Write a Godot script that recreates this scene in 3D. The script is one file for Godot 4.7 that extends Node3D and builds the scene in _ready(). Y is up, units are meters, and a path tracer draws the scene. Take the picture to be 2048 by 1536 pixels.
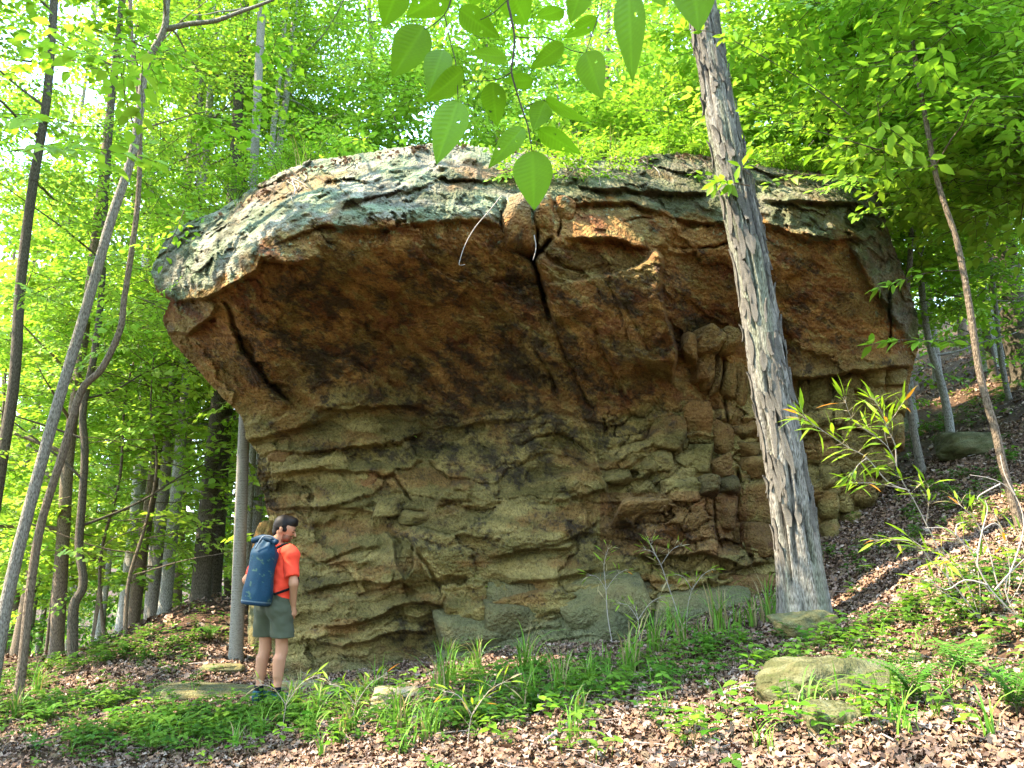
extends Node3D
# A man with a blue dry bag under a great overhanging sandstone boulder in a spring forest.

const EYE := Vector3(0, 1.55, 0)
const PITCH := 11.0
const FOV := 52.0
var F := 768.0 / tan(deg_to_rad(FOV / 2.0))
var CP := cos(deg_to_rad(PITCH))
var SP := sin(deg_to_rad(PITCH))
var SUN := Vector3(-0.66, 0.75, 0.07).normalized()      # towards the sun
var M := {}                                              # materials
var SPRAY := {}                                          # leafy twig meshes
var nz := FastNoiseLite.new()
var nf := FastNoiseLite.new()
var nc := FastNoiseLite.new()
var nb := FastNoiseLite.new()
var ne := FastNoiseLite.new()
var used := {}
var gaps := []                                           # openings in the canopy: [point in the sun, radius]

# ------------------------------------------------------------------ helpers
func dirpx(px: float, py: float) -> Vector3:
	var x := (px - 1024.0) / F
	var y := (768.0 - py) / F
	var v := Vector3(x, y * CP + SP, y * SP - CP)
	return v / -v.z

func at(px: float, py: float, d: float) -> Vector3:
	return EYE + dirpx(px, py) * d

func line(pts: Array, d: float, d1 := -1.0) -> Array:
	var out := []
	for i in pts.size():
		var k: float = float(i) / maxf(1.0, pts.size() - 1)
		out.append(at(pts[i][0], pts[i][1], d if d1 < 0 else lerpf(d, d1, k)))
	return out

func sm(a: float, b: float, x: float) -> float:
	var t := clampf((x - a) / (b - a), 0.0, 1.0)
	return t * t * (3.0 - 2.0 * t)

# noise over the face of the rock, in cycles per hundred pixels across and down
func face(px: float, py: float, fx: float, fy: float, o := 0.0) -> float:
	return nz.get_noise_2d(px * fx * 0.05 + o * 7.3, py * fy * 0.05 + o * 3.1)

func rnd(s: int) -> RandomNumberGenerator:
	var r := RandomNumberGenerator.new()
	r.seed = s
	return r

func lin(r: int, g: int, b: int) -> Color:
	return Color8(r, g, b).srgb_to_linear()

func ground_h(x: float, z: float) -> float:
	var d := -z
	var h: float = 0.16 * (x + 2.3) if x > -2.3 else 0.05 * (x + 2.3)
	h += 0.26 * maxf(x - 2.2, 0.0) * sm(2.2, 3.4, x)
	h += sm(0.5, 4.0, x) * 0.11 * maxf(d - 7.0, 0.0)
	h += 0.8 * exp(-pow((x + 4.3) / 1.5, 2) - pow((d - 12.0) / 2.0, 2))
	h -= sm(0.0, -4.5, x) * 0.2 * maxf(d - 12.5, 0.0)
	h = lerpf(h, minf(h, 14.0), 1.0)
	h = maxf(h, -5.0)
	return h + nz.get_noise_2d(x * 1.1, z * 1.1) * 0.12 + nz.get_noise_2d(x * 5.0, z * 5.0) * 0.03

func on_ground(px: float, py: float) -> Vector3:
	var v := dirpx(px, py)
	var d := 2.0
	while d < 40.0:
		var p := EYE + v * d
		if p.y < ground_h(p.x, p.z):
			break
		d += 0.04
	var q := EYE + v * d
	return Vector3(q.x, ground_h(q.x, q.z), q.z)

func numbered(n: String) -> String:
	if not used.has(n):
		used[n] = 0
		return n
	used[n] += 1
	return "%s_%03d" % [n, used[n]]

func tag(o: Node3D, label: String, category: String, group := "", kind := "") -> Node3D:
	o.set_meta("label", label)
	o.set_meta("category", category)
	if group:
		o.set_meta("group", group)
	if kind:
		o.set_meta("kind", kind)
	return o

func thing(called: String, label: String, category: String, where := Vector3.ZERO, group := "") -> Node3D:
	var o := Node3D.new()
	o.name = numbered(called)
	add_child(o)
	o.position = where
	return tag(o, label, category, group)

func obj(called: String, mesh: Mesh, mat: Material, parent: Node = self) -> MeshInstance3D:
	var o := MeshInstance3D.new()
	o.name = numbered(called) if parent == self else called
	o.mesh = mesh
	if mat:
		o.material_override = mat
	parent.add_child(o, true)
	return o

func multi(called: String, mesh: Mesh, xs: Array, cols: Array, parent: Node = self) -> MultiMeshInstance3D:
	var mm := MultiMesh.new()
	mm.transform_format = MultiMesh.TRANSFORM_3D
	mm.use_colors = cols.size() > 0
	mm.mesh = mesh
	mm.instance_count = xs.size()
	for i in xs.size():
		mm.set_instance_transform(i, xs[i])
		if cols.size():
			mm.set_instance_color(i, cols[i])
	var o := MultiMeshInstance3D.new()
	o.name = numbered(called) if parent == self else called
	o.multimesh = mm
	parent.add_child(o, true)
	return o

class Shape:
	var v := PackedVector3Array()
	var c := PackedColorArray()
	var i := PackedInt32Array()
	func p(at: Vector3, col := Color.WHITE) -> int:
		v.append(at)
		c.append(col)
		return v.size() - 1
	func tri(a: int, b: int, d: int) -> void:
		i.append(a); i.append(b); i.append(d)
	func quad(a: int, b: int, d: int, e: int) -> void:
		tri(a, b, d); tri(a, d, e)
	func shift(o: Vector3) -> void:
		for k in v.size():
			v[k] -= o
	func mesh(into: ArrayMesh = null, mat: Material = null) -> ArrayMesh:
		var a := []
		a.resize(Mesh.ARRAY_MAX)
		a[Mesh.ARRAY_VERTEX] = v
		a[Mesh.ARRAY_COLOR] = c
		a[Mesh.ARRAY_INDEX] = i
		var t := ArrayMesh.new()
		t.add_surface_from_arrays(Mesh.PRIMITIVE_TRIANGLES, a)
		var st := SurfaceTool.new()
		st.create_from(t, 0)
		st.generate_normals()
		var m: ArrayMesh = st.commit(into) if into else st.commit()
		if mat:
			m.surface_set_material(m.get_surface_count() - 1, mat)
		return m

func tube(s: Shape, pts: Array, r0: float, r1: float, sides := 8, rough := 0.0, col := Color.WHITE, cap := true) -> void:
	var n := pts.size()
	var first := s.v.size()
	var side := Vector3.RIGHT
	for k in n:
		var t: Vector3 = (pts[mini(k + 1, n - 1)] - pts[maxi(k - 1, 0)]).normalized()
		side = (side - t * side.dot(t))
		if side.length() < 0.01:
			side = t.cross(Vector3.FORWARD)
		side = side.normalized()
		var up := t.cross(side)
		var r := lerpf(r0, r1, float(k) / (n - 1))
		for j in sides:
			var a := TAU * j / sides
			var q: Vector3 = side * cos(a) + up * sin(a)
			var rr := r
			if rough > 0.0:
				rr *= 1.0 + rough * nz.get_noise_3d((pts[k].x + q.x * r * 3.0) * 14.0, pts[k].y * 5.0, (pts[k].z + q.z * r * 3.0) * 14.0)
			s.p(pts[k] + q * rr, col)
	for k in n - 1:
		for j in sides:
			var a := first + k * sides + j
			var b := first + k * sides + (j + 1) % sides
			s.quad(a, b, b + sides, a + sides)
	if cap:
		var e := s.p(pts[n - 1] + (pts[n - 1] - pts[n - 2]).normalized() * r1 * 0.6, col)
		for j in sides:
			s.tri(first + (n - 1) * sides + j, first + (n - 1) * sides + (j + 1) % sides, e)

func smooth_path(pts: Array, step := 6) -> Array:
	var out := []
	var n := pts.size()
	for k in n - 1:
		var a: Vector3 = pts[maxi(k - 1, 0)]
		var b: Vector3 = pts[k]
		var c: Vector3 = pts[k + 1]
		var d: Vector3 = pts[mini(k + 2, n - 1)]
		for j in step:
			out.append(b.cubic_interpolate(c, a, d, float(j) / step))
	out.append(pts[n - 1])
	return out

# a leaf: base, direction, face normal
func leaf(s: Shape, b: Vector3, dir: Vector3, up: Vector3, length: float, width: float, fold := 0.25, curl := 0.15, col := Color.WHITE) -> void:
	var side := dir.cross(up).normalized()
	up = side.cross(dir).normalized()
	var w := width * 0.5
	var p0 := s.p(b, col)
	var ids := []
	for k in 2:
		var t: float = [0.34, 0.7][k]
		var ww: float = w * [1.0, 0.72][k]
		var m := b + dir * length * t - up * curl * length * t * t
		ids.append([s.p(m + side * ww + up * fold * ww, col), s.p(m, col), s.p(m - side * ww + up * fold * ww, col)])
	var tip := s.p(b + dir * length - up * curl * length, col)
	s.tri(p0, ids[0][0], ids[0][1]); s.tri(p0, ids[0][1], ids[0][2])
	s.quad(ids[0][0], ids[1][0], ids[1][1], ids[0][1]); s.quad(ids[0][1], ids[1][1], ids[1][2], ids[0][2])
	s.tri(ids[1][0], tip, ids[1][1]); s.tri(ids[1][1], tip, ids[1][2])

# a lobed leaf (maple, tulip poplar)
func lobed(s: Shape, b: Vector3, dir: Vector3, up: Vector3, length: float, col := Color.WHITE) -> void:
	var side := dir.cross(up).normalized()
	up = side.cross(dir).normalized()
	var c := s.p(b + dir * length * 0.45, col)
	var out := [[0.0, 0.0], [0.1, 0.42], [0.32, 0.36], [0.5, 0.55], [0.66, 0.24], [1.0, 0.0], [0.66, -0.24], [0.5, -0.55], [0.32, -0.36], [0.1, -0.42]]
	var ids := []
	for o in out:
		ids.append(s.p(b + dir * length * o[0] + side * length * o[1] - up * length * (0.12 * o[0] * o[0] - 0.14 * absf(o[1])), col))
	for k in ids.size():
		s.tri(c, ids[k], ids[(k + 1) % ids.size()])

func spray_mesh(seed_: int, length: float, twigs: int, per: int, ll: float, lw: float, kind := 0, wood: Material = null, green: Material = null) -> ArrayMesh:
	var r := rnd(seed_)
	var s := Shape.new()
	var w := Shape.new()
	for k in twigs:
		var yaw := 0.0 if k == 0 else (0.75 + r.randf() * 0.35) * (1 if k % 2 else -1)
		var start := Vector3.ZERO if k == 0 else Vector3(length * (0.12 + 0.55 * k / twigs), 0, 0)
		var l := length if k == 0 else length * r.randf_range(0.4, 0.65)
		var d := Vector3(cos(yaw), r.randf_range(-0.16, 0.14), sin(yaw)).normalized()
		var pts := []
		for j in 4:
			var t := j / 3.0
			pts.append(start + d * l * t + Vector3(0, -0.10 * l * t * t, 0) + Vector3(r.randfn(), r.randfn(), r.randfn()) * 0.012 * l)
		tube(w, pts, 0.0045 if k == 0 else 0.003, 0.0012, 3, 0.0, Color.WHITE, false)
		for j in per:
			var t := (j + 0.7) / per
			var sgn := 1.0 if j % 2 else -1.0
			var b: Vector3 = start + d * l * t + Vector3(0, -0.10 * l * t * t, 0)
			var a := yaw + sgn * r.randf_range(0.5, 1.1) * (0.25 if j == per - 1 else 1.0)
			var ld := Vector3(cos(a), r.randf_range(-0.55, 0.2), sin(a)).normalized()
			var up := Vector3(r.randfn() * 0.34, 1, r.randfn() * 0.34).normalized()
			var f := r.randf_range(0.7, 1.2)
			var g := r.randf_range(0.8, 1.2)
			var col := Color(g * r.randf_range(0.92, 1.1), g, g * 0.95)
			if kind == 1:
				lobed(s, b + ld * 0.03, ld, up, ll * f, col)
			else:
				leaf(s, b + ld * 0.012, ld, up, ll * f, lw * f, r.randf_range(0.1, 0.5), r.randf_range(0.0, 0.3), col)
	var m := s.mesh(null, green)
	return w.mesh(m, wood)

# ------------------------------------------------------------------ materials
func noise_tex(freq: float, oct: int, ramp: Array, size := 512, type := FastNoiseLite.TYPE_SIMPLEX_SMOOTH, seed_ := 3, stretch := 1.0) -> ImageTexture:
	var n := FastNoiseLite.new()
	n.noise_type = type
	n.frequency = freq
	n.fractal_octaves = oct
	n.seed = seed_
	var im := n.get_seamless_image(size, int(size / stretch))
	im.convert(Image.FORMAT_RGB8)
	if ramp.size():
		var g := Gradient.new()
		g.offsets = PackedFloat32Array(range(ramp.size()).map(func(k): return float(k) / (ramp.size() - 1)))
		g.colors = PackedColorArray(ramp)
		for y in im.get_height():
			for x in im.get_width():
				im.set_pixel(x, y, g.sample(im.get_pixel(x, y).r))
	return ImageTexture.create_from_image(im)

func mat(called: String, col: Color, rough := 0.85, vcol := false) -> StandardMaterial3D:
	var m := StandardMaterial3D.new()
	m.resource_name = called
	m.albedo_color = col
	m.roughness = rough
	m.metallic_specular = 0.3
	m.vertex_color_use_as_albedo = vcol
	M[called] = m
	return m

func tri(m: StandardMaterial3D, scale: Vector3, world := false) -> StandardMaterial3D:
	m.uv1_triplanar = true
	m.uv1_world_triplanar = world
	m.uv1_scale = scale
	return m

func relief(m: StandardMaterial3D, t: Texture2D, cm: float) -> void:
	m.heightmap_enabled = true
	m.heightmap_texture = t
	m.heightmap_scale = cm

func make_materials() -> void:
	var W := Color.WHITE
	var grain := noise_tex(0.05, 5, [Color(0.3, 0.29, 0.27), Color(0.72, 0.70, 0.67), Color(1, 1, 1), Color(0.82, 0.81, 0.79), W], 512)
	var bumps := noise_tex(0.03, 6, [], 512, FastNoiseLite.TYPE_SIMPLEX_SMOOTH, 8)
	var m := mat("rock", W, 0.92, true)
	m.albedo_texture = grain
	tri(m, Vector3(1.3, 1.3, 1.3), true)
	relief(m, bumps, 4.0)
	m = mat("stone", W, 0.92, true)
	m.albedo_texture = grain
	tri(m, Vector3(2.4, 2.4, 2.4))
	relief(m, bumps, 1.0)
	m = mat("soil", Color(0.34, 0.28, 0.23), 0.95)
	m.albedo_texture = noise_tex(0.04, 5, [Color(0.35, 0.3, 0.27), Color(0.75, 0.66, 0.58), Color(1, 0.92, 0.85), Color(0.6, 0.62, 0.42)], 512, FastNoiseLite.TYPE_SIMPLEX_SMOOTH, 12)
	tri(m, Vector3(0.9, 0.9, 0.9), true)
	relief(m, bumps, 3.0)
	# barks
	var streak := noise_tex(0.035, 4, [Color(0.25, 0.24, 0.23), Color(0.6, 0.58, 0.55), Color(0.95, 0.94, 0.92), Color(0.75, 0.77, 0.72)], 512, FastNoiseLite.TYPE_SIMPLEX_SMOOTH, 21)
	var ridges := noise_tex(0.05, 4, [], 512, FastNoiseLite.TYPE_SIMPLEX_SMOOTH, 22)
	for b in [["bark_grey", Color(0.68, 0.65, 0.60)], ["bark_dark", Color(0.48, 0.44, 0.38)], ["bark_pale", Color(0.80, 0.79, 0.75)], ["bark_brown", Color(0.60, 0.53, 0.45)]]:
		m = mat(b[0], b[1], 0.9)
		m.albedo_texture = streak
		tri(m, Vector3(4.5, 1.1, 4.5))
		relief(m, ridges, 1.6)
	m = mat("bark_hickory", W, 0.9, true)
	m.albedo_texture = streak
	tri(m, Vector3(5.0, 0.7, 5.0))
	relief(m, ridges, 1.8)
	m = mat("bark_smooth", Color(0.56, 0.53, 0.48), 0.85)
	m.albedo_texture = noise_tex(0.03, 4, [Color(0.3, 0.3, 0.28), Color(0.8, 0.8, 0.78), W, Color(0.85, 0.86, 0.82), Color(0.6, 0.64, 0.58)], 512, FastNoiseLite.TYPE_SIMPLEX_SMOOTH, 31)
	tri(m, Vector3(1.4, 3.5, 1.4))
	mat("twig", Color(0.30, 0.25, 0.20), 0.85)
	mat("stick", Color(0.62, 0.57, 0.52), 0.85)
	# leaves: colour from the copy, light passes through
	m = mat("leaf", W, 0.45, true)
	m.backlight_enabled = true
	m.backlight = Color(1.0, 1.0, 0.72)
	m = mat("blade", W, 0.5, true)
	m.backlight_enabled = true
	m.backlight = Color(0.7, 0.75, 0.5)
	m = mat("litter", W, 0.8, true)
	m.backlight_enabled = true
	m.backlight = Color(0.25, 0.2, 0.16)
	m = mat("moss", Color(0.30, 0.36, 0.16), 1.0)
	m.albedo_texture = grain
	tri(m, Vector3(5, 5, 5), true)
	# the man
	m = mat("skin", Color(0.70, 0.50, 0.38), 0.6, true)
	mat("hair", Color(0.12, 0.095, 0.075), 0.6)
	var weave := noise_tex(0.12, 3, [Color(0.86, 0.86, 0.86), W, Color(0.92, 0.92, 0.92)], 256, FastNoiseLite.TYPE_SIMPLEX_SMOOTH, 41)
	for b in [["shirt", Color(0.98, 0.30, 0.20)], ["shorts", Color(0.31, 0.32, 0.25)], ["sock", Color(0.10, 0.10, 0.10)], ["shoe", Color(0.22, 0.36, 0.38)], ["strap", Color(0.06, 0.06, 0.07)]]:
		m = mat(b[0], b[1], 0.85)
		m.albedo_texture = weave
		tri(m, Vector3(9, 9, 9))
		m.rim_enabled = true
		m.rim = 0.15
	m = mat("dry_bag", W, 0.62, true)
	m.albedo_texture = noise_tex(0.03, 4, [Color(0.8, 0.82, 0.85), W, Color(0.9, 0.92, 0.95)], 256, FastNoiseLite.TYPE_SIMPLEX_SMOOTH, 43)
	tri(m, Vector3(6, 6, 6))

# ------------------------------------------------------------------ the ground
func make_ground() -> void:
	var s := Shape.new()
	var xs := []
	var zs := []
	for k in 161:
		var t := (k - 80) / 80.0
		xs.append(signf(t) * (absf(t) * 9.0 + pow(absf(t), 5) * 140.0))
	for k in 181:
		var t := k / 180.0
		zs.append(8.0 - t * 26.0 - pow(t, 6) * 170.0)
	for z in zs:
		for x in xs:
			s.p(Vector3(x, ground_h(x, z), z))
	var w := xs.size()
	for j in zs.size() - 1:
		for k in w - 1:
			s.quad(j * w + k, j * w + k + 1, (j + 1) * w + k + 1, (j + 1) * w + k)
	var o := obj("ground", s.mesh(), M.soil)
	o.set_meta("kind", "structure")
	o.set_meta("label", "sloping forest floor of brown soil under fallen leaves")

# ------------------------------------------------------------------ the boulder
var DW := 780
var DH := 580
var disp := PackedFloat32Array()                          # relief towards the eye in metres, on a 2-pixel grid
var dgrid := PackedFloat32Array()                         # smooth distance, on a 20-pixel grid
const GX := 84
const GY := 64
const OX := 270.0
const OY := 250.0

const DEPTH := [
	[330,490,8.5],[440,425,8.35],[560,350,8.15],[700,315,8.0],[870,290,7.95],[1000,300,7.95],[1270,318,8.3],[1420,318,8.5],[1600,345,8.7],[1765,385,9.0],
	[380,500,8.1],[450,470,7.8],[560,420,7.45],[700,385,7.25],[850,370,7.2],[1000,370,7.4],[1150,375,7.65],[1300,370,7.9],[1450,385,8.0],[1600,400,8.1],[1720,430,8.4],
	[310,550,8.3],[410,570,7.75],[510,510,7.2],[640,450,6.95],[830,440,6.9],[1000,460,7.1],[1100,485,7.3],[1250,490,7.4],[1350,440,7.8],[1500,450,7.9],[1650,470,7.95],[1750,520,8.3],[1800,600,8.6],
	[345,640,8.5],[420,650,8.1],[500,600,7.7],[640,600,7.75],[800,600,7.8],[950,600,7.85],[1100,600,7.75],[1250,600,7.65],[1300,700,7.95],[1400,600,8.3],[1400,720,8.7],[1550,600,8.3],[1700,600,8.3],[1550,720,8.9],[1700,720,8.85],[1820,700,9.0],
	[420,740,8.7],[520,740,8.45],[700,720,8.5],[900,720,8.6],[1100,750,8.5],[1280,800,8.55],
	[500,850,9.1],[600,830,9.0],[800,830,9.15],[1000,850,9.2],[1200,850,9.0],[1350,850,8.85],[1450,850,8.95],[1600,850,9.2],[1720,830,9.0],[1800,850,9.3],
	[530,980,9.4],[650,950,9.2],[800,960,9.1],[950,1000,8.9],[1100,960,9.0],[1300,970,8.75],[1450,980,8.75],[1600,1000,9.15],[1720,1000,9.4],
	[560,1150,9.2],[700,1120,8.95],[820,1100,9.0],[950,1120,8.8],[1150,1080,8.95],[1300,1080,8.65],[1450,1100,8.85],[1650,1120,9.15],
	[560,1370,9.0],[700,1340,8.85],[850,1300,8.9],[1000,1250,8.7],[1000,1345,8.45],[1200,1200,8.6],[1200,1330,8.2],[1400,1180,8.6],[1400,1290,8.2],[1550,1260,8.3],[1700,1200,8.9]]

# [kind, points, height or depth in m, reach in px]; a ledge stands proud on the left of its line as one goes along it
const LINES := [
	["ledge", [[300,560],[345,596],[413,586],[470,555],[506,533],[514,508],[585,518],[643,506]], 0.22, 34],
	["ledge", [[515,492],[600,456],[640,442],[740,452],[830,438],[950,432],[1000,446]], 0.09, 26],
	["ledge", [[322,655],[370,660],[408,632],[430,600]], 0.19, 24],
	["crack", [[436,592],[452,611],[475,690],[518,744],[553,780],[580,810]], 0.19, 5],
	["ledge", [[580,812],[553,782],[518,746],[475,692],[450,640]], 0.14, 30],
	["ledge", [[643,506],[600,540],[560,600]], -0.07, 30],
	["crack", [[1003,395],[1000,440],[1030,492],[1062,514],[1074,556],[1086,600],[1100,650]], 0.41, 6],
	["crack", [[1068,395],[1071,440],[1068,480],[1064,514]], 0.27, 4],
	["crack", [[1064,514],[1080,492],[1100,470]], 0.27, 5],
	["crack", [[1115,385],[1118,430],[1112,470]], 0.16, 3],
	["ledge", [[1100,660],[1088,600],[1076,556],[1066,516],[1085,498]], -0.22, 60],
	["ledge", [[1120,472],[1190,468],[1250,480],[1295,494]], 0.22, 40],
	["ledge", [[1300,490],[1318,508],[1312,570],[1326,630],[1345,690],[1340,760]], -0.74, 90],
	["crack", [[1296,490],[1370,493],[1420,487],[1462,472]], 0.14, 3],
	["crack", [[1228,440],[1300,428],[1320,424]], 0.07, 3],
	["ledge", [[1320,424],[1420,442],[1520,438],[1600,468],[1690,480]], 0.14, 26],
	["ledge", [[1120,402],[1200,398],[1250,396],[1320,420]], 0.14, 22],
	["ledge", [[1140,366],[1250,374],[1430,380]], 0.19, 30],
	["ledge", [[1500,392],[1640,398],[1700,398],[1742,424]], 0.22, 30],
	["ledge", [[1690,480],[1716,520],[1730,560],[1770,600],[1800,660]], 0.14, 26],
	["crack", [[1770,560],[1776,640],[1772,700]], 0.19, 4],
	["ledge", [[1560,742],[1620,752],[1700,736],[1760,730],[1822,720]], 0.32, 60],
	["ledge", [[1340,700],[1390,664],[1440,660],[1480,668]], -0.27, 50],
	["crack", [[1240,600],[1268,650],[1288,700]], 0.05, 4],
	["crack", [[1100,650],[1130,720],[1165,790],[1190,830]], 0.09, 5],
	["crack", [[1060,690],[1092,740],[1120,800]], 0.07, 5],
	["crack", [[1180,640],[1200,700],[1230,760],[1260,810]], 0.08, 6],
	["crack", [[1210,560],[1240,640],[1262,700]], 0.05, 4],
	["ledge", [[600,806],[690,812],[800,802],[836,810]], 0.14, 26],
	["ledge", [[506,896],[606,896],[700,886],[790,876],[850,852]], 0.18, 24],
	["ledge", [[540,934],[610,936],[640,930],[730,938],[760,940]], 0.14, 20],
	["crack", [[730,942],[760,950],[782,944],[800,975],[818,1000]], 0.14, 4],
	["ledge", [[520,1012],[600,1006],[700,1008],[760,1022],[800,1010],[860,1016]], 0.12, 26],
	["ledge", [[860,1010],[880,974],[910,962],[940,964]], -0.19, 36],
	["crack", [[870,1012],[900,996],[940,996]], 0.08, 3],
	["ledge", [[764,1050],[780,1080],[785,1110],[800,1160],[818,1130],[828,1085],[800,1060]], -0.27, 20],
	["ledge", [[610,1126],[700,1092],[760,1082]], 0.08, 30],
	["ledge", [[590,1178],[660,1164],[710,1156],[760,1160],[820,1150]], 0.14, 34],
	["ledge", [[590,1240],[680,1246],[740,1230],[800,1200],[850,1196],[900,1210]], 0.22, 34],
	["ledge", [[600,1268],[680,1286],[740,1270],[790,1254],[860,1258]], 0.18, 24],
	["crack", [[820,1085],[850,1130],[876,1170]], 0.14, 4],
	["ledge", [[960,1110],[1050,1092],[1130,1090],[1150,1060],[1110,1030]], 0.16, 40],
	["ledge", [[1000,1160],[1100,1150],[1190,1130]], 0.11, 30],
	["ledge", [[1040,960],[1120,946],[1200,924],[1290,880],[1330,850]], -0.14, 40],
	["ledge", [[1060,1000],[1150,986],[1230,960],[1330,930]], 0.11, 26],
	["ledge", [[1230,1040],[1224,1024],[1300,1000],[1326,968],[1380,956],[1470,960]], -0.42, 90],
	["ledge", [[1250,1100],[1330,1106],[1400,1096],[1480,1126],[1540,1110]], 0.27, 60],
	["crack", [[1470,930],[1472,1000],[1478,1060],[1500,1122]], 0.35, 4],
	["crack", [[1420,985],[1424,1050],[1440,1100]], 0.16, 3],
	["crack", [[1440,700],[1444,790],[1450,840]], 0.20, 4],
	["ledge", [[900,1230],[960,1206],[1040,1180],[1150,1166],[1260,1140]], -0.14, 40],
	["crack", [[1000,1262],[1060,1240],[1150,1222],[1210,1196]], 0.08, 3],
	["crack", [[960,1300],[1080,1280],[1200,1262]], 0.07, 3],
	["ledge", [[1260,1190],[1360,1160],[1480,1130]], -0.14, 30],
	["crack", [[1600,900],[1605,1000],[1615,1100]], 0.16, 4],
	["crack", [[1660,750],[1664,830],[1658,920]], 0.14, 3],
	["ledge", [[890,1180],[880,1240],[905,1300],[890,1340]], 0.22, 40],
]

func solve_depth() -> void:
	var n := DEPTH.size()
	var A := []
	for a in n:
		var row := PackedFloat64Array()
		row.resize(n + 4)
		for b in n:
			var dx: float = (DEPTH[a][0] - DEPTH[b][0]) / 100.0
			var dy: float = (DEPTH[a][1] - DEPTH[b][1]) / 100.0
			var r2: float = dx * dx + dy * dy
			row[b] = r2 * log(r2) * 0.5 if r2 > 1e-9 else 0.25
		row[n] = 1.0
		row[n + 1] = DEPTH[a][0] / 100.0
		row[n + 2] = DEPTH[a][1] / 100.0
		row[n + 3] = DEPTH[a][2]
		A.append(row)
	for e in 3:
		var row := PackedFloat64Array()
		row.resize(n + 4)
		for b in n:
			row[b] = 1.0 if e == 0 else DEPTH[b][e - 1] / 100.0
		A.append(row)
	var m := n + 3
	for c in m:
		var best := c
		for r in range(c + 1, m):
			if absf(A[r][c]) > absf(A[best][c]):
				best = r
		var t = A[c]; A[c] = A[best]; A[best] = t
		var pr: PackedFloat64Array = A[c]
		for r in range(c + 1, m):
			var rr: PackedFloat64Array = A[r]
			var f: float = rr[c] / pr[c]
			if f != 0.0:
				for k in range(c, m + 1):
					rr[k] -= f * pr[k]
				A[r] = rr
	var w := PackedFloat64Array()
	w.resize(m)
	for c in range(m - 1, -1, -1):
		var v: float = A[c][m]
		for k in range(c + 1, m):
			v -= A[c][k] * w[k]
		w[c] = v / A[c][c]
	dgrid.resize(GX * GY)
	for gy in GY:
		for gx in GX:
			var x := (OX + gx * 20.0) / 100.0
			var y := (OY + gy * 20.0) / 100.0
			var v := w[n] + w[n + 1] * x + w[n + 2] * y
			for b in n:
				var dx: float = x - DEPTH[b][0] / 100.0
				var dy: float = y - DEPTH[b][1] / 100.0
				var r2: float = dx * dx + dy * dy
				if r2 > 1e-9:
					v += w[b] * r2 * log(r2) * 0.5
			dgrid[gy * GX + gx] = v

func bil(a: PackedFloat32Array, w: int, h: int, x: float, y: float) -> float:
	x = clampf(x, 0.0, w - 1.001)
	y = clampf(y, 0.0, h - 1.001)
	var ix := int(x)
	var iy := int(y)
	var fx := x - ix
	var fy := y - iy
	var k := iy * w + ix
	return lerpf(lerpf(a[k], a[k + 1], fx), lerpf(a[k + w], a[k + w + 1], fx), fy)

func smooth_depth(px: float, py: float) -> float:
	return bil(dgrid, GX, GY, (px - OX) / 20.0, (py - OY) / 20.0)

func draw_lines() -> void:
	disp.resize(DW * DH)
	for L in LINES:
		var pts: Array = L[1]
		var reach: float = L[3]
		var far: float = reach * (3.0 if L[0] == "ledge" else 2.2)
		var lo := Vector2(1e9, 1e9)
		var hi := -lo
		for q in pts:
			lo = lo.min(Vector2(q[0], q[1]))
			hi = hi.max(Vector2(q[0], q[1]))
		for iy in range(maxi(0, int((lo.y - far - OY) / 2)), mini(DH, int((hi.y + far - OY) / 2))):
			for ix in range(maxi(0, int((lo.x - far - OX) / 2)), mini(DW, int((hi.x + far - OX) / 2))):
				var p := Vector2(OX + ix * 2.0, OY + iy * 2.0)
				p.x += nf.get_noise_2d(p.x * 0.6, p.y * 0.6) * 9.0
				p.y += nf.get_noise_2d(p.x * 0.6 + 500.0, p.y * 0.6) * 9.0
				var best := 1e9
				var sd := 0.0
				var along := 0.0
				for k in pts.size() - 1:
					var a := Vector2(pts[k][0], pts[k][1])
					var ab := Vector2(pts[k + 1][0], pts[k + 1][1]) - a
					var t := clampf((p - a).dot(ab) / ab.length_squared(), 0.0, 1.0)
					var e := p - a - ab * t
					var d := e.length()
					if d < best:
						best = d
						sd = d if ab.cross(p - a) < 0 else -d
						along = (k + t) / (pts.size() - 1)
				var taper := sm(0.0, 0.14, along) * sm(1.0, 0.86, along)
				var v := 0.0
				if L[0] == "crack":
					v = -L[2] * exp(-best * best / (reach * reach * 0.5)) * (0.25 + 0.75 * taper)
				else:
					var hgt: float = absf(L[2])
					if L[2] < 0:
						sd = -sd
					if sd > -4.0:
						v = hgt * sm(-4.0, 2.0, sd) * exp(-maxf(sd, 0.0) / reach) * taper
					else:
						v = -0.3 * hgt * exp((sd + 4.0) / (reach * 0.4)) * taper
				disp[iy * DW + ix] += v

func curve_at(pts: Array, t: float) -> Vector2:
	var total := 0.0
	var lens := []
	for k in pts.size() - 1:
		var l := Vector2(pts[k + 1][0] - pts[k][0], pts[k + 1][1] - pts[k][1]).length()
		lens.append(l)
		total += l
	var want := t * total
	for k in lens.size():
		if want <= lens[k] or k == lens.size() - 1:
			var f: float = clampf(want / lens[k], 0, 1)
			return Vector2(lerpf(pts[k][0], pts[k + 1][0], f), lerpf(pts[k][1], pts[k + 1][1], f))
		want -= lens[k]
	return Vector2.ZERO

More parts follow.
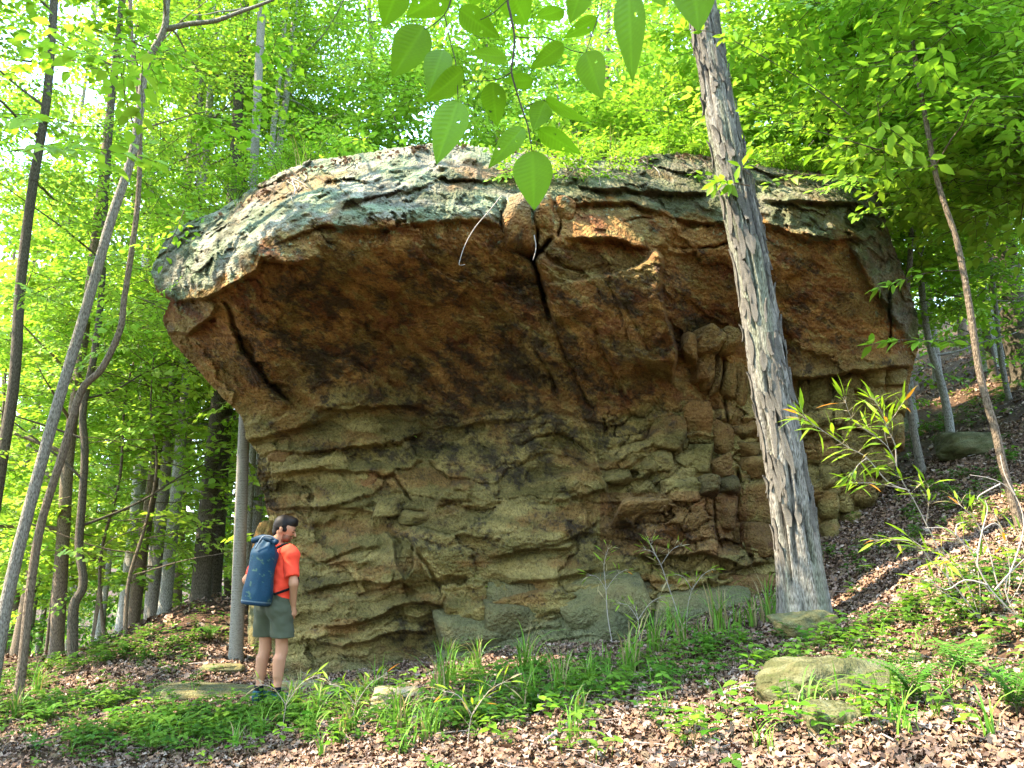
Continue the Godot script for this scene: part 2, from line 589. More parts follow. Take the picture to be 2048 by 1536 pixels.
const LICHEN := [[300,566],[345,596],[413,580],[470,555],[506,530],[515,494],[600,458],[640,444],[740,458],[830,440],[950,434],[1000,452],[1060,440],[1100,406],[1250,398],[1320,422],[1450,440],[1520,440],[1600,470],[1690,484],[1740,560],[1780,640],[1850,720]]
const BEDS := [806.0, 842.0, 896.0, 936.0, 1010.0, 1096.0, 1178.0, 1240.0, 1272.0, 1330.0, 1400.0]

func poly_y(pts: Array, x: float) -> float:
	for k in pts.size() - 1:
		if x <= pts[k + 1][0]:
			return lerpf(pts[k][1], pts[k + 1][1], clampf((x - pts[k][0]) / (pts[k + 1][0] - pts[k][0]), 0, 1))
	return pts[-1][1]

var C_RUST := lin(134, 94, 52)
var C_RUST2 := lin(168, 126, 72)
var C_RED := lin(116, 70, 44)
var C_PATINA := lin(54, 46, 38)
var C_TAN := lin(152, 132, 80)
var C_OLIVE := lin(108, 96, 54)
var C_SLAB := lin(106, 106, 76)
var C_LICHEN := lin(128, 136, 106)
var C_PALE := lin(150, 144, 124)
var C_MOSS := lin(82, 82, 50)
var C_BLACK := lin(60, 55, 45)

# what the stone is made of at a place: rusty sandstone, black patina, tan beds, lichen
func stone_color(px: float, py: float, p: Vector3) -> Color:
	var n1 := nz.get_noise_3d(p.x * 9.0, p.y * 9.0, p.z * 9.0)
	var n2 := nz.get_noise_3d(p.x * 28.0 + 40.0, p.y * 28.0, p.z * 28.0)
	var n3 := nz.get_noise_3d(p.x * 80.0, p.y * 80.0 + 70.0, p.z * 80.0)
	var n4 := nz.get_noise_3d(p.x * 210.0 + 11.0, p.y * 210.0, p.z * 210.0)
	var edge := poly_y(LICHEN, px) + n1 * 26.0 + n2 * 14.0 + n3 * 8.0
	# streaks that follow the bedding of the roof
	var u := px * 0.8 + py * 0.6
	var v := py * 0.8 - px * 0.6
	var st := face(u, v, 0.7, 2.6, 3.0)
	var low := sm(770.0, 850.0, py + n1 * 60.0 + (px - 1000.0) * -0.03)
	if px > 1480.0:
		low = sm(700.0, 770.0, py + n1 * 20.0)
	var c := C_RUST.lerp(C_RUST2, clampf(0.5 + st * 2.0, 0, 1))
	c = c.lerp(C_RED, sm(0.05, 0.45, face(px, py, 1.0, 1.2, 5.0) + 0.4 * n2) * 0.75)
	c = c.lerp(C_OLIVE, sm(0.0, 0.4, face(px, py, 0.6, 0.8, 8.0) + st * 0.5) * 0.6)
	c = c.lerp(C_TAN, sm(0.28, 0.4, face(u, v, 2.0, 4.0, 11.0) + n2 * 0.3) * 0.7)
	var bed := face(px, py, 0.5, 2.4, 14.0)
	var tan := C_TAN.lerp(C_OLIVE, clampf(0.55 + bed * 1.1 + n2 * 0.4 + n3 * 0.4, 0, 1))
	tan = tan.lerp(C_RUST, sm(0.05, 0.5, face(px, py, 0.5, 1.4, 20.0) + n2 * 0.25 + n3 * 0.2) * 0.6)
	if px > 1200.0 and px < 1480.0 and py > 985.0 and py < 1110.0:
		tan = tan.lerp(C_RED, 0.5)
	c = c.lerp(tan, low)
	# black patina: blotches of the roof
	var pat := face(u, v, 0.8, 1.8, 26.0) * 0.6 + face(px, py, 3.0, 3.0, 29.0) * 0.22 + n2 * 0.4 + n3 * 0.5 + n4 * 0.5
	var zone := 0.0
	for z in [[620, 590, 130, 90], [560, 700, 110, 90], [760, 760, 160, 60], [990, 790, 130, 110], [940, 870, 150, 70], [1040, 620, 60, 130], [1160, 760, 110, 110], [1360, 620, 60, 90], [1600, 640, 120, 70], [1250, 620, 50, 60], [880, 560, 120, 60], [520, 980, 40, 110], [1330, 1060, 90, 40], [880, 1080, 120, 30], [1180, 1060, 80, 50], [840, 1290, 60, 60], [1540, 1060, 50, 90], [700, 905, 120, 16], [1180, 880, 130, 40], [1000, 930, 80, 60]]:
		var e := Vector2((px - z[0]) / z[2], (py - z[1]) / z[3]).length_squared()
		zone += exp(-e)
	c = c.lerp(C_PATINA, sm(0.08, 0.58, pat + minf(zone, 1.0) * 0.46 - 0.12 - 0.06 * low) * 0.88)
	# slabs at the foot
	var foot := sm(0.0, 40.0, py - (1246.0 - (px - 900.0) * 0.16) + n1 * 26.0) * sm(840.0, 990.0, px + n1 * 110.0 + n2 * 40.0)
	c = c.lerp(C_SLAB.lerp(C_MOSS, clampf(n1 + 0.1, 0, 1)), foot * 0.85)
	var gr := sm(1280.0, 1340.0, py + n1 * 40.0)
	c = c.lerp(C_SLAB, gr * 0.5)
	# lichen on the weathered rim
	var li := sm(edge + 5.0, edge - 7.0, py)
	if li > 0.0:
		var l := C_PALE.lerp(C_LICHEN, sm(-0.25, 0.15, n1 + n2 * 0.3))
		l = l.lerp(C_MOSS, sm(0.12, 0.42, nz.get_noise_3d(p.x * 5.0 + 9.0, p.y * 7.0, p.z * 5.0) + n2 * 0.4) * 0.6)
		l = l.lerp(C_BLACK, sm(0.10, 0.34, nz.get_noise_3d(p.x * 14.0 + 90.0, p.y * 9.0, p.z * 14.0) + n3 * 0.6 + n4 * 0.4 + n2 * 0.3) * 0.5)
		l = l.lerp(C_RUST, sm(0.2, 0.45, nz.get_noise_3d(p.x * 6.0, p.y * 6.0 + 60.0, p.z * 6.0)) * 0.5)
		if px > 1080.0:
			l = l.lerp(C_MOSS.lerp(C_OLIVE, 0.5), 0.4)
		c = c.lerp(l, li)
	else:
		var spots := sm(0.44, 0.52, n3 + n2 * 0.4) * sm(edge + 70.0, edge, py)
		c = c.lerp(C_LICHEN, spots)
	var g := 1.0 + 0.3 * n3 + 0.15 * n2 + 0.5 * n4
	return Color(c.r * g, c.g * g, c.b * g)

# broken stone: each piece of a jittered grid is a flat facet with its own height and tilt; returns (height, distance to the nearest joint, tone)
func facet(x: float, y: float, salt: int) -> Vector3:
	var ix := floori(x)
	var iy := floori(y)
	var d1 := 1e9
	var d2 := 1e9
	var best := 0
	var bx := 0.0
	var by := 0.0
	for j in range(iy - 1, iy + 2):
		for i in range(ix - 1, ix + 2):
			var h := (i * 73856093) ^ (j * 19349663) ^ (salt * 83492791)
			h = ((h ^ (h >> 13)) * 1274126177) & 0x7fffffff
			h = (h ^ (h >> 11)) & 0x7fffffff
			var dx := x - i - 0.1 - 0.8 * (h & 255) / 255.0
			var dy := y - j - 0.1 - 0.8 * ((h >> 8) & 255) / 255.0
			var d := dx * dx + dy * dy
			if d < d1:
				d2 = d1
				d1 = d
				best = h
				bx = dx
				by = dy
			elif d < d2:
				d2 = d
	var g := (best * 48271) % 2147483647
	var v := ((g >> 4) & 1023) / 511.5 - 1.0
	var tx := ((g >> 14) & 255) / 127.5 - 1.0
	var ty := ((g >> 21) & 255) / 127.5 - 1.0
	return Vector3(v + 1.3 * (tx * bx + ty * by), sqrt(d2) - sqrt(d1), v)

# beds that stand out one above the other, broken across by joints
var tone := 1.0                                          # of the facet met last
func strata(px: float, py: float) -> float:
	tone = 1.0
	var k := sm(780.0, 840.0, py)
	var wx := px + face(px, py, 0.8, 0.8, 31.0) * 60.0 + face(px, py, 4.0, 4.0, 33.0) * 10.0
	var wy := py + face(px, py, 0.3, 0.25, 35.0) * 46.0 + face(px, py, 1.8, 1.8, 37.0) * 7.0 + (px - 900.0) * 0.03
	var o := 0.0
	if k > 0.0:
		for b in BEDS.size() - 1:
			if wy < BEDS[b + 1] and wy >= BEDS[b]:
				var f: float = (wy - BEDS[b]) / (BEDS[b + 1] - BEDS[b])
				var out: float = face(px, 0.0, 0.32, 1.0, b * 5.0 + 40.0) * 0.20
				var round: float = 1.0 - pow(absf(2.0 * f - 1.0), 3.0)
				o = out * sm(0.0, 0.15, f) * sm(1.0, 0.94, f) + 0.022 * round
		var right := px > 1250.0 + face(px, py, 0.5, 0.5, 51.0) * 80.0
		var f1 := facet(wx / 62.0, wy / 42.0, 1) if right else facet(wx / 190.0, wy / 84.0, 2)
		o += f1.x * (0.075 if right else 0.055)
		o -= (1.0 - sm(0.0, 0.09, f1.y)) * (0.07 if right else 0.025)
		var f2 := facet(wx / 76.0, wy / 34.0, 3)
		o += f2.x * 0.026
		var f3 := facet(wx / 24.0, wy / 10.0, 4)
		o += f3.x * 0.008
		tone = 1.0 + 0.16 * f1.z + 0.14 * f2.z
	o *= k
	# the roof: broad flat scars and flakes
	if k < 1.0:
		var u := wx * 0.75 + wy * 0.66
		var v := wy * 0.75 - wx * 0.66
		var f1 := facet(u / 230.0, v / 90.0, 5)
		var f2 := facet(u / 90.0, v / 30.0, 6)
		var f3 := facet(u / 34.0, v / 13.0, 7)
		o += (1.0 - k) * (f1.x * 0.05 + f2.x * 0.018 + f3.x * 0.007)
		tone = lerpf(1.0 + 0.14 * f1.z + 0.14 * f2.z, tone, k)
	return o

const TOP := [[330,490],[345,465],[400,440],[440,425],[500,385],[560,350],[620,325],[700,315],[790,300],[870,290],[950,297],[1000,300],[1080,312],[1150,318],[1270,318],[1330,310],[1420,316],[1510,335],[1600,345],[1680,352],[1740,370],[1765,385]]
const LEFT := [[330,490],[305,545],[318,590],[345,605],[327,645],[350,690],[400,745],[450,800],[488,838],[496,880],[522,912],[518,950],[532,1000],[545,1060],[540,1120],[530,1200],[560,1370]]
const RIGHT := [[1765,385],[1772,430],[1785,480],[1815,560],[1840,640],[1840,700],[1825,760],[1808,830],[1805,900],[1785,960],[1745,1020],[1705,1090],[1690,1150],[1700,1200]]
const BOT := [[560,1370],[700,1360],[850,1350],[1000,1345],[1200,1330],[1400,1290],[1550,1260],[1700,1200]]

func rock_point(px: float, py: float) -> Vector3:
	var d := smooth_depth(px, py)
	var q := at(px, py, d)
	var o := bil(disp, DW, DH, (px - OX) / 2.0, (py - OY) / 2.0)
	o += strata(px, py)
	var a := nz.get_noise_3d(q.x * 2.2, q.y * 3.2, q.z * 2.2)
	o += a * 0.08
	if py > 900.0:
		for g in [[900, 1070, 120, 90, 0.20], [700, 1130, 100, 50, 0.12], [640, 1205, 90, 30, 0.10], [1080, 1060, 90, 60, 0.12], [950, 985, 80, 28, 0.10], [820, 1226, 100, 26, 0.12], [1340, 1040, 120, 46, 0.14], [700, 1010, 90, 30, 0.08]]:
			o += g[4] * exp(-pow((px - g[0]) / g[2], 2) - pow((py - g[1]) / g[3], 2))
	var b := absf(nz.get_noise_3d(q.x * 6.5 + 30.0, q.y * 9.0, q.z * 6.5))
	o -= b * 0.022 - 0.008
	o += nz.get_noise_3d(q.x * 20.0, q.y * 26.0, q.z * 20.0) * 0.016
	o += nz.get_noise_3d(q.x * 60.0, q.y * 70.0, q.z * 60.0) * 0.010
	# knobbly weathered rim
	var rim := sm(12.0, -24.0, py - poly_y(LICHEN, px))
	if rim > 0.0:
		var wq := q + Vector3(a, b, a) * 0.35
		o += rim * (0.08 - 0.18 * nb.get_noise_3d(wq.x * 2.6, wq.y * 3.2, wq.z * 2.6) - 0.06 * nb.get_noise_3d(wq.x * 7.0, wq.y * 8.0, wq.z * 7.0) - 0.11)
		o += rim * nc.get_noise_3d(wq.x * 1.7, wq.y * 3.0, wq.z * 1.7) * 0.06
	return at(px, py, d - o)

func make_boulder() -> void:
	solve_depth()
	draw_lines()
	var root := thing("overhanging_boulder", "huge overhanging sandstone boulder with rusty underside and pale lichen rim", "boulder", Vector3(0.0, 0.3, -8.8))
	var NS := 640
	var NT := 430
	var EX := 14
	var T := []
	var B := []
	var L := []
	var R := []
	for i in NS:
		T.append(curve_at(TOP, i / (NS - 1.0)))
		B.append(curve_at(BOT, i / (NS - 1.0)))
	for j in NT:
		L.append(curve_at(LEFT, j / (NT - 1.0)))
		R.append(curve_at(RIGHT, j / (NT - 1.0)))
	var s := Shape.new()
	var W := NS + 2 * EX
	for jj in range(-EX, NT + 4):
		var j := clampi(jj, 0, NT - 1)
		var t := j / (NT - 1.0)
		for ii in range(-EX, NS + EX):
			var i := clampi(ii, 0, NS - 1)
			var u := i / (NS - 1.0)
			var q: Vector2 = T[i] * (1 - t) + B[i] * t + L[j] * (1 - u) + R[j] * u - (T[0] * (1 - u) * (1 - t) + T[NS - 1] * u * (1 - t) + B[0] * (1 - u) * t + B[NS - 1] * u * t)
			q.x += nf.get_noise_2d(q.x * 2.0, q.y * 2.0) * 5.0
			q.y += nf.get_noise_2d(q.x * 2.0 + 900.0, q.y * 2.0) * 5.0
			var p := rock_point(q.x, q.y)
			var c := stone_color(q.x, q.y, p)
			c = Color(c.r * tone, c.g * tone, c.b * tone)
			var el := maxi(-ii, 0)
			var er := maxi(ii - NS + 1, 0)
			var et := maxi(-jj, 0)
			var eb := maxi(jj - NT + 1, 0)
			if el + er + et + eb:
				var k := 0.24
				p += Vector3(el * el * 0.010 - er * er * 0.010, 0, -k * maxi(maxi(el, er), et))
				p.y += -0.006 * et * et - 0.25 * eb + 0.02 * et
				var n := nz.get_noise_3d(p.x * 2.0, p.y * 2.0, p.z * 2.0) * 0.25 * minf(1.0, (el + er + et) / 4.0)
				p += Vector3(n, n * 0.4, n)
				if et > 1:
					c = c.lerp(C_MOSS, 0.5)
			s.p(p - root.position, c)
	var rows := EX + NT + 4
	for j in rows - 1:
		for i in W - 1:
			var a := j * W + i
			s.quad(a, a + 1, a + W + 1, a + W)
	obj("rock_mass", s.mesh(), M.rock, root)
	# the jointed blocks that stand out of the face: [x0, y0, x1, y1, distance of the front, tint]
	var r := rnd(5)
	var blocks := [
		[1387,660,1432,712,8.30,0],[1432,660,1468,708,8.26,0],[1366,668,1392,720,8.34,1],[1392,706,1420,778,8.22,0],[1418,710,1440,790,8.17,0],[1439,714,1464,794,8.15,0],[1464,728,1494,816,8.18,0],[1372,716,1394,768,8.28,1],
		[1363,800,1418,890,8.40,1],[1420,845,1460,912,8.34,1],[1446,818,1482,850,8.40,0],[1422,822,1446,848,8.5,0],[1462,846,1520,884,8.36,1],[1462,882,1512,914,8.38,1],[1378,890,1424,946,8.6,0],[1424,912,1466,958,8.46,2],
		[1470,912,1526,962,8.36,1],[1326,958,1392,996,8.38,0],[1390,958,1432,994,8.34,3],[1430,958,1472,990,8.36,3],[1470,962,1538,1050,8.30,1],[1474,1048,1540,1106,8.34,2],[1422,988,1470,1056,8.36,0],[1240,1000,1330,1034,8.46,0],
		[1609,750,1662,812,8.62,0],[1663,750,1712,782,8.66,0],[1714,736,1750,772,8.52,0],[1752,736,1802,774,8.5,0],[1708,770,1760,832,8.54,0],[1760,772,1806,824,8.56,1],[1614,812,1660,880,8.66,0],[1660,784,1708,860,8.68,0],
		[1588,760,1612,830,8.7,1],[1620,880,1668,930,8.72,0],[1668,862,1716,920,8.7,0],[1716,834,1764,896,8.68,0],[1764,826,1800,900,8.74,1],[1624,932,1660,985,8.78,0],[1660,924,1706,972,8.74,0],[1706,898,1752,962,8.78,0],[1632,988,1668,1040,8.8,0],[1668,974,1700,1022,8.72,0],[1700,964,1740,1012,8.84,0],[1640,1042,1680,1120,8.84,0],[1680,1026,1706,1080,8.8,0],
		[1003,398,1062,498,7.14,1],[1074,404,1112,470,7.26,0],[1110,404,1140,456,7.32,0],
		[734,940,764,1006,8.84,2],[764,992,806,1030,8.82,0],[544,900,606,932,8.86,2],[806,1016,868,1046,8.8,0],[1288,836,1362,906,8.66,0],[1290,900,1330,940,8.6,0],[1130,948,1196,990,8.76,0],[1196,934,1262,968,8.72,0],[1262,908,1310,944,8.70,0],
		[905,1236,985,1300,8.42,4],[980,1206,1060,1268,8.36,4],[1050,1196,1170,1250,8.3,4],[1160,1176,1262,1232,8.28,4],[1030,1256,1140,1310,8.2,4],[1140,1240,1250,1300,8.14,4],[1260,1150,1370,1206,8.3,4],[1340,1180,1460,1240,8.2,4],[1250,1216,1350,1280,8.1,4],[930,1296,1020,1344,8.3,4],[1440,1150,1540,1206,8.36,2],[1440,1206,1530,1250,8.2,4]]
	for b in blocks:
		var o := obj("block", block_mesh(r, b, root.position), M.rock, root)
		if b[5] == 2:
			o.set_meta("label", "rust red sandstone block")
	var rr := rnd(58)
	var xs := []
	var cs := []
	for k in 420:
		var px := rr.randf_range(430, 1745)
		var c := curve_at(TOP, clampf((px - 330.0) / 1435.0, 0, 1))
		var q := rock_point(px, c.y + rr.randf_range(1.0, 11.0)) + Vector3(0, 0.02, 0.02)
		if face(px, 0.0, 1.2, 1.0, 71.0) < -0.05:
			continue
		xs.append(Transform3D(Basis(Quaternion.from_euler(Vector3(rr.randfn() * 0.5 + 0.5, rr.randf() * TAU, rr.randfn() * 0.5))).scaled(Vector3.ONE * rr.randf_range(0.025, 0.06)), q))
		cs.append(lin(146, 120, 98) * rr.randf_range(0.6, 1.2))
	tag(multi("rim_litter", litter_mesh(714), xs, cs), "dead leaves caught along the top edge of the boulder", "leaf litter", "", "stuff")
	var tangle := thing("root_tangle", "tangle of thin brown roots creeping over the boulder's top edge", "roots", rock_point(1150, 345))
	for k in 26:
		var px := rr.randf_range(560, 720) if k % 3 == 0 else rr.randf_range(1020, 1420)
		var c := curve_at(TOP, clampf((px - 330.0) / 1435.0, 0, 1))
		var pts := []
		var py := c.y + rr.randf_range(0.0, 12.0)
		for j in 6:
			pts.append(rock_point(px, py) + Vector3(0, 0.01, 0.02))
			px += rr.randf_range(-16, 16)
			py += rr.randf_range(2, 13)
		var st := Shape.new()
		tube(st, smooth_path(pts, 3), rr.randf_range(0.004, 0.009), 0.002, 5)
		st.shift(tangle.position)
		obj("root", st.mesh(), M.twig if k % 2 else M.stick, tangle)
	# rootlets that hang from the rim
	for v in [[[[1002,392],[980,420],[950,455],[930,490],[920,520],[919,530],[930,529]], 7.0, 0.006], [[[1068,470],[1072,495],[1066,520]], 7.1, 0.005]]:
		var st := Shape.new()
		tube(st, smooth_path(line(v[0], v[1], v[1] - 0.1), 4), v[2], v[2] * 0.5, 5)
		var o := obj("hanging_root", st.mesh(), M.stick)
		tag(o, "long thin pale rootlet hanging in a curve from the boulder rim" if v[2] > 0.0055 else "short rootlet dangling beside the crack in the rim", "root")

# a chunk of jointed stone: the space inside a dozen split planes, seated in the face
func block_mesh(r: RandomNumberGenerator, b: Array, origin: Vector3) -> ArrayMesh:
	var s := Shape.new()
	var cx: float = (b[0] + b[2]) * 0.5
	var cy: float = (b[1] + b[3]) * 0.5
	var out := bil(disp, DW, DH, (cx - OX) / 2.0, (cy - OY) / 2.0)
	var d0: float = smooth_depth(cx, cy) - out + (0.11 if b[5] != 4 else r.randf_range(0.06, 0.2))
	if b[4] < 7.5:
		d0 = b[4] + 0.2
	var mid := at(cx, cy, d0)
	var hx: float = (b[2] - b[0]) * 0.5 / F * d0 * 1.08
	var hy: float = (b[3] - b[1]) * 0.5 / F * d0 * 1.08
	var hz := r.randf_range(0.19, 0.32)
	var planes := []
	for n in [Vector3.RIGHT, Vector3.LEFT, Vector3.UP, Vector3.DOWN, Vector3.BACK, Vector3.FORWARD]:
		var tilt: Vector3 = (n + Vector3(r.randfn(), r.randfn(), r.randfn()) * (0.10 if n.z == 0.0 else 0.22)).normalized()
		planes.append([tilt, r.randf_range(0.9, 1.06)])
	for k in 7:
		var n := Vector3(r.randfn(), r.randfn(), absf(r.randfn()) + 0.2).normalized()
		planes.append([n, r.randf_range(1.02, 1.3)])
	var tone := r.randf_range(0.82, 1.2)
	var ox := r.randf() * 100.0
	var turn := Basis(Vector3.BACK, r.randfn() * 0.07) * Basis(Vector3.UP, r.randfn() * 0.22) * Basis(Vector3.RIGHT, r.randfn() * 0.12)
	if b[5] == 4:
		turn = Basis(Vector3.BACK, 0.16 + r.randfn() * 0.14) * Basis(Vector3.UP, r.randfn() * 0.4) * Basis(Vector3.RIGHT, 0.5 + r.randfn() * 0.25)
		hx *= r.randf_range(1.1, 1.9)
		hy *= r.randf_range(0.9, 1.5)
	var m := 22
	var n2 := 34
	for j in m + 1:
		var th := PI * j / m
		for i in n2:
			var ph := TAU * i / n2
			var q := Vector3(sin(th) * cos(ph), cos(th), sin(th) * sin(ph))
			var t := 0.0
			for pl in planes:
				var dt: float = q.dot(pl[0]) / pl[1]
				t += pow(maxf(dt, 0.0), 22.0)
			t = pow(t, -1.0 / 22.0)
			var z: Vector3 = turn * (q * t * Vector3(hx, hy, hz))
			var w := mid + z
			z += q * (nz.get_noise_3d(w.x * 9.0 + ox, w.y * 12.0, w.z * 9.0) * 0.03 + nz.get_noise_3d(w.x * 30.0 + ox, w.y * 40.0, w.z * 30.0) * 0.012)
			z.z += nc.get_noise_3d(w.x * 9.0, w.y * 16.0, ox) * 0.010
			w = mid + z
			var px := cx + z.x / d0 * F
			var py := cy - z.y / d0 * F
			var c := stone_color(px, maxf(py, 850.0) if b[4] > 7.5 else py, w)
			if b[5] == 1:
				c = c.lerp(C_RUST, sm(-0.3, 0.3, nz.get_noise_3d(w.x * 8.0, w.y * 8.0 + ox, 0)) * 0.6)
			elif b[5] == 2:
				c = c.lerp(C_RED, 0.5)
			elif b[5] == 3:
				c = c.lerp(C_PATINA, 0.6)
			elif b[5] == 4:
				c = c.lerp(C_SLAB, 0.6)
			c = Color(c.r * tone, c.g * tone, c.b * tone)
			s.p(w - origin, c)
	for j in m:
		for i in n2:
			var a := j * n2 + i
			var e := j * n2 + (i + 1) % n2
			s.quad(a, e, e + n2, a + n2)
	return s.mesh()

# ------------------------------------------------------------------ trees
func open_to_sun(p: Vector3, reach := 0.4) -> bool:
	for g in gaps:
		var v: Vector3 = p - g[0]
		var t := v.dot(SUN)
		if t > 0.3 and (v - SUN * t).length() < g[1] + reach:
			return true
	return false

const REACH := {"ovate": 0.36, "beech": 0.42, "maple": 0.38, "small": 0.3, "mass": 0.6}

func leaf_col(r: RandomNumberGenerator, tint: Array) -> Color:
	var c: Color = tint[0].lerp(tint[1], r.randf())
	var g := r.randf_range(0.8, 1.2)
	return Color(c.r * g, c.g * g, c.b * g)

# o: pts (world), r0, r1, limbs, len, from, sprays, spray, bark, tint, spread, size, rise
func tree(called: String, label: String, seed_: int, o: Dictionary, group := "") -> Node3D:
	var r := rnd(seed_)
	var pts: Array = o.pts
	var base: Vector3 = pts[0]
	var root := thing(called, label, "tree", base, group)
	var path := smooth_path(pts, o.get("step", 5))
	var s := Shape.new()
	tube(s, path, o.r0, o.r1, o.get("sides", 10), o.get("rough", 0.12))
	if o.get("flare", true):
		for k in mini(s.v.size(), o.get("sides", 10) * 2):
			var v := s.v[k]
			var c: Vector3 = path[k / int(o.get("sides", 10))]
			s.v[k] = c + (v - c) * (1.5 if k < o.get("sides", 10) else 1.15)
	s.shift(base)
	obj("trunk", s.mesh(), o.bark, root)
	var limbs := []
	for k in o.get("limbs", 6):
		var t := lerpf(o.get("from", 0.3), 0.97, (k + r.randf() * 0.8) / o.get("limbs", 6))
		var f := t * (path.size() - 1)
		var b: Vector3 = path[int(f)].lerp(path[mini(int(f) + 1, path.size() - 1)], f - int(f))
		var a := r.randf() * TAU
		var d := Vector3(cos(a), o.get("rise", 0.45) + r.randf_range(-0.25, 0.3), sin(a)).normalized()
		var l: float = o.get("len", 2.5) * r.randf_range(0.6, 1.2) * (1.0 - 0.35 * t)
		var lp := [b]
		for j in range(1, 6):
			d = (d + Vector3(r.randfn(), r.randfn() * 0.6, r.randfn()) * 0.16).normalized()
			lp.append(lp[-1] + d * l / 5.0)
		limbs.append(lp)
		var ls := Shape.new()
		var lr := clampf(lerpf(o.r0, o.r1, t) * 0.42, 0.008, 0.07)
		tube(ls, smooth_path(lp, 2), lr, 0.004, 5)
		ls.shift(base)
		obj("limb", ls.mesh(), o.bark, root)
	var xs := []
	var cs := []
	var spread: float = o.get("spread", 0.5)
	var size: float = o.get("size", 1.0)
	for k in o.get("sprays", 200):
		var p: Vector3
		if limbs.size():
			var lp: Array = limbs[r.randi() % limbs.size()]
			var f := pow(r.randf(), 0.7) * (lp.size() - 1)
			p = lp[int(f)].lerp(lp[mini(int(f) + 1, lp.size() - 1)], f - int(f))
		else:
			p = path[int(r.randf_range(o.get("from", 0.3), 1.0) * (path.size() - 1))]
		p += Vector3(r.randfn(), r.randfn() * 0.55, r.randfn()) * spread
		var yaw := r.randf() * TAU
		var bs := Basis(Vector3.UP, yaw) * Basis(Vector3.BACK, r.randf_range(-0.5, 0.3)) * Basis(Vector3.RIGHT, r.randfn() * 0.3)
		var c := leaf_col(r, o.tint)
		var mid: Vector3 = p + bs.x * size * 0.35
		if open_to_sun(mid, size * REACH[o.get("spray", "ovate")]) or p.distance_to(EYE) < 2.6:
			continue
		if mid.x < 4.4 and mid.x > -3.4 and mid.z > -9.2 and mid.y < 4.9:
			continue
		xs.append(Transform3D(bs.scaled(Vector3.ONE * size * r.randf_range(0.75, 1.25)), p - base))
		cs.append(c)
	if xs.size():
		multi("crown", SPRAY[o.get("spray", "ovate")], xs, cs, root).set_meta("kind", "stuff")
	return root

func up_from(pts: Array, more: float) -> Array:
	var a: Vector3 = pts[-1]
	var d: Vector3 = (pts[-1] - pts[-2]).normalized()
	d = (d + Vector3.UP).normalized()
	pts.append(a + d * more * 0.5)
	pts.append(a + (d + Vector3.UP * 0.6).normalized() * more)
	return pts

func to_ground(pts: Array) -> Array:
	var p: Vector3 = pts[0]
	pts[0] = Vector3(p.x, ground_h(p.x, p.z) - 0.12, p.z)
	return pts

var T_BRIGHT := [Color(0.24, 0.44, 0.05), Color(0.42, 0.60, 0.10)]
var T_GREEN := [Color(0.18, 0.37, 0.03), Color(0.32, 0.51, 0.06)]

var T_LIME := [Color(0.36, 0.52, 0.08), Color(0.52, 0.66, 0.14)]
var T_DEEP := [Color(0.09, 0.24, 0.03), Color(0.17, 0.36, 0.05)]

func make_sprays() -> void:
	SPRAY.ovate = spray_mesh(1, 0.62, 5, 7, 0.085, 0.045, 0, M.twig, M.leaf)
	SPRAY.beech = spray_mesh(2, 0.75, 5, 7, 0.125, 0.062, 0, M.twig, M.leaf)
	SPRAY.maple = spray_mesh(3, 0.65, 4, 5, 0.12, 0.1, 1, M.twig, M.leaf)
	SPRAY.small = spray_mesh(4, 0.5, 5, 8, 0.06, 0.03, 0, M.twig, M.leaf)
	SPRAY.mass = spray_mesh(6, 1.0, 7, 9, 0.125, 0.075, 0, M.twig, M.leaf)

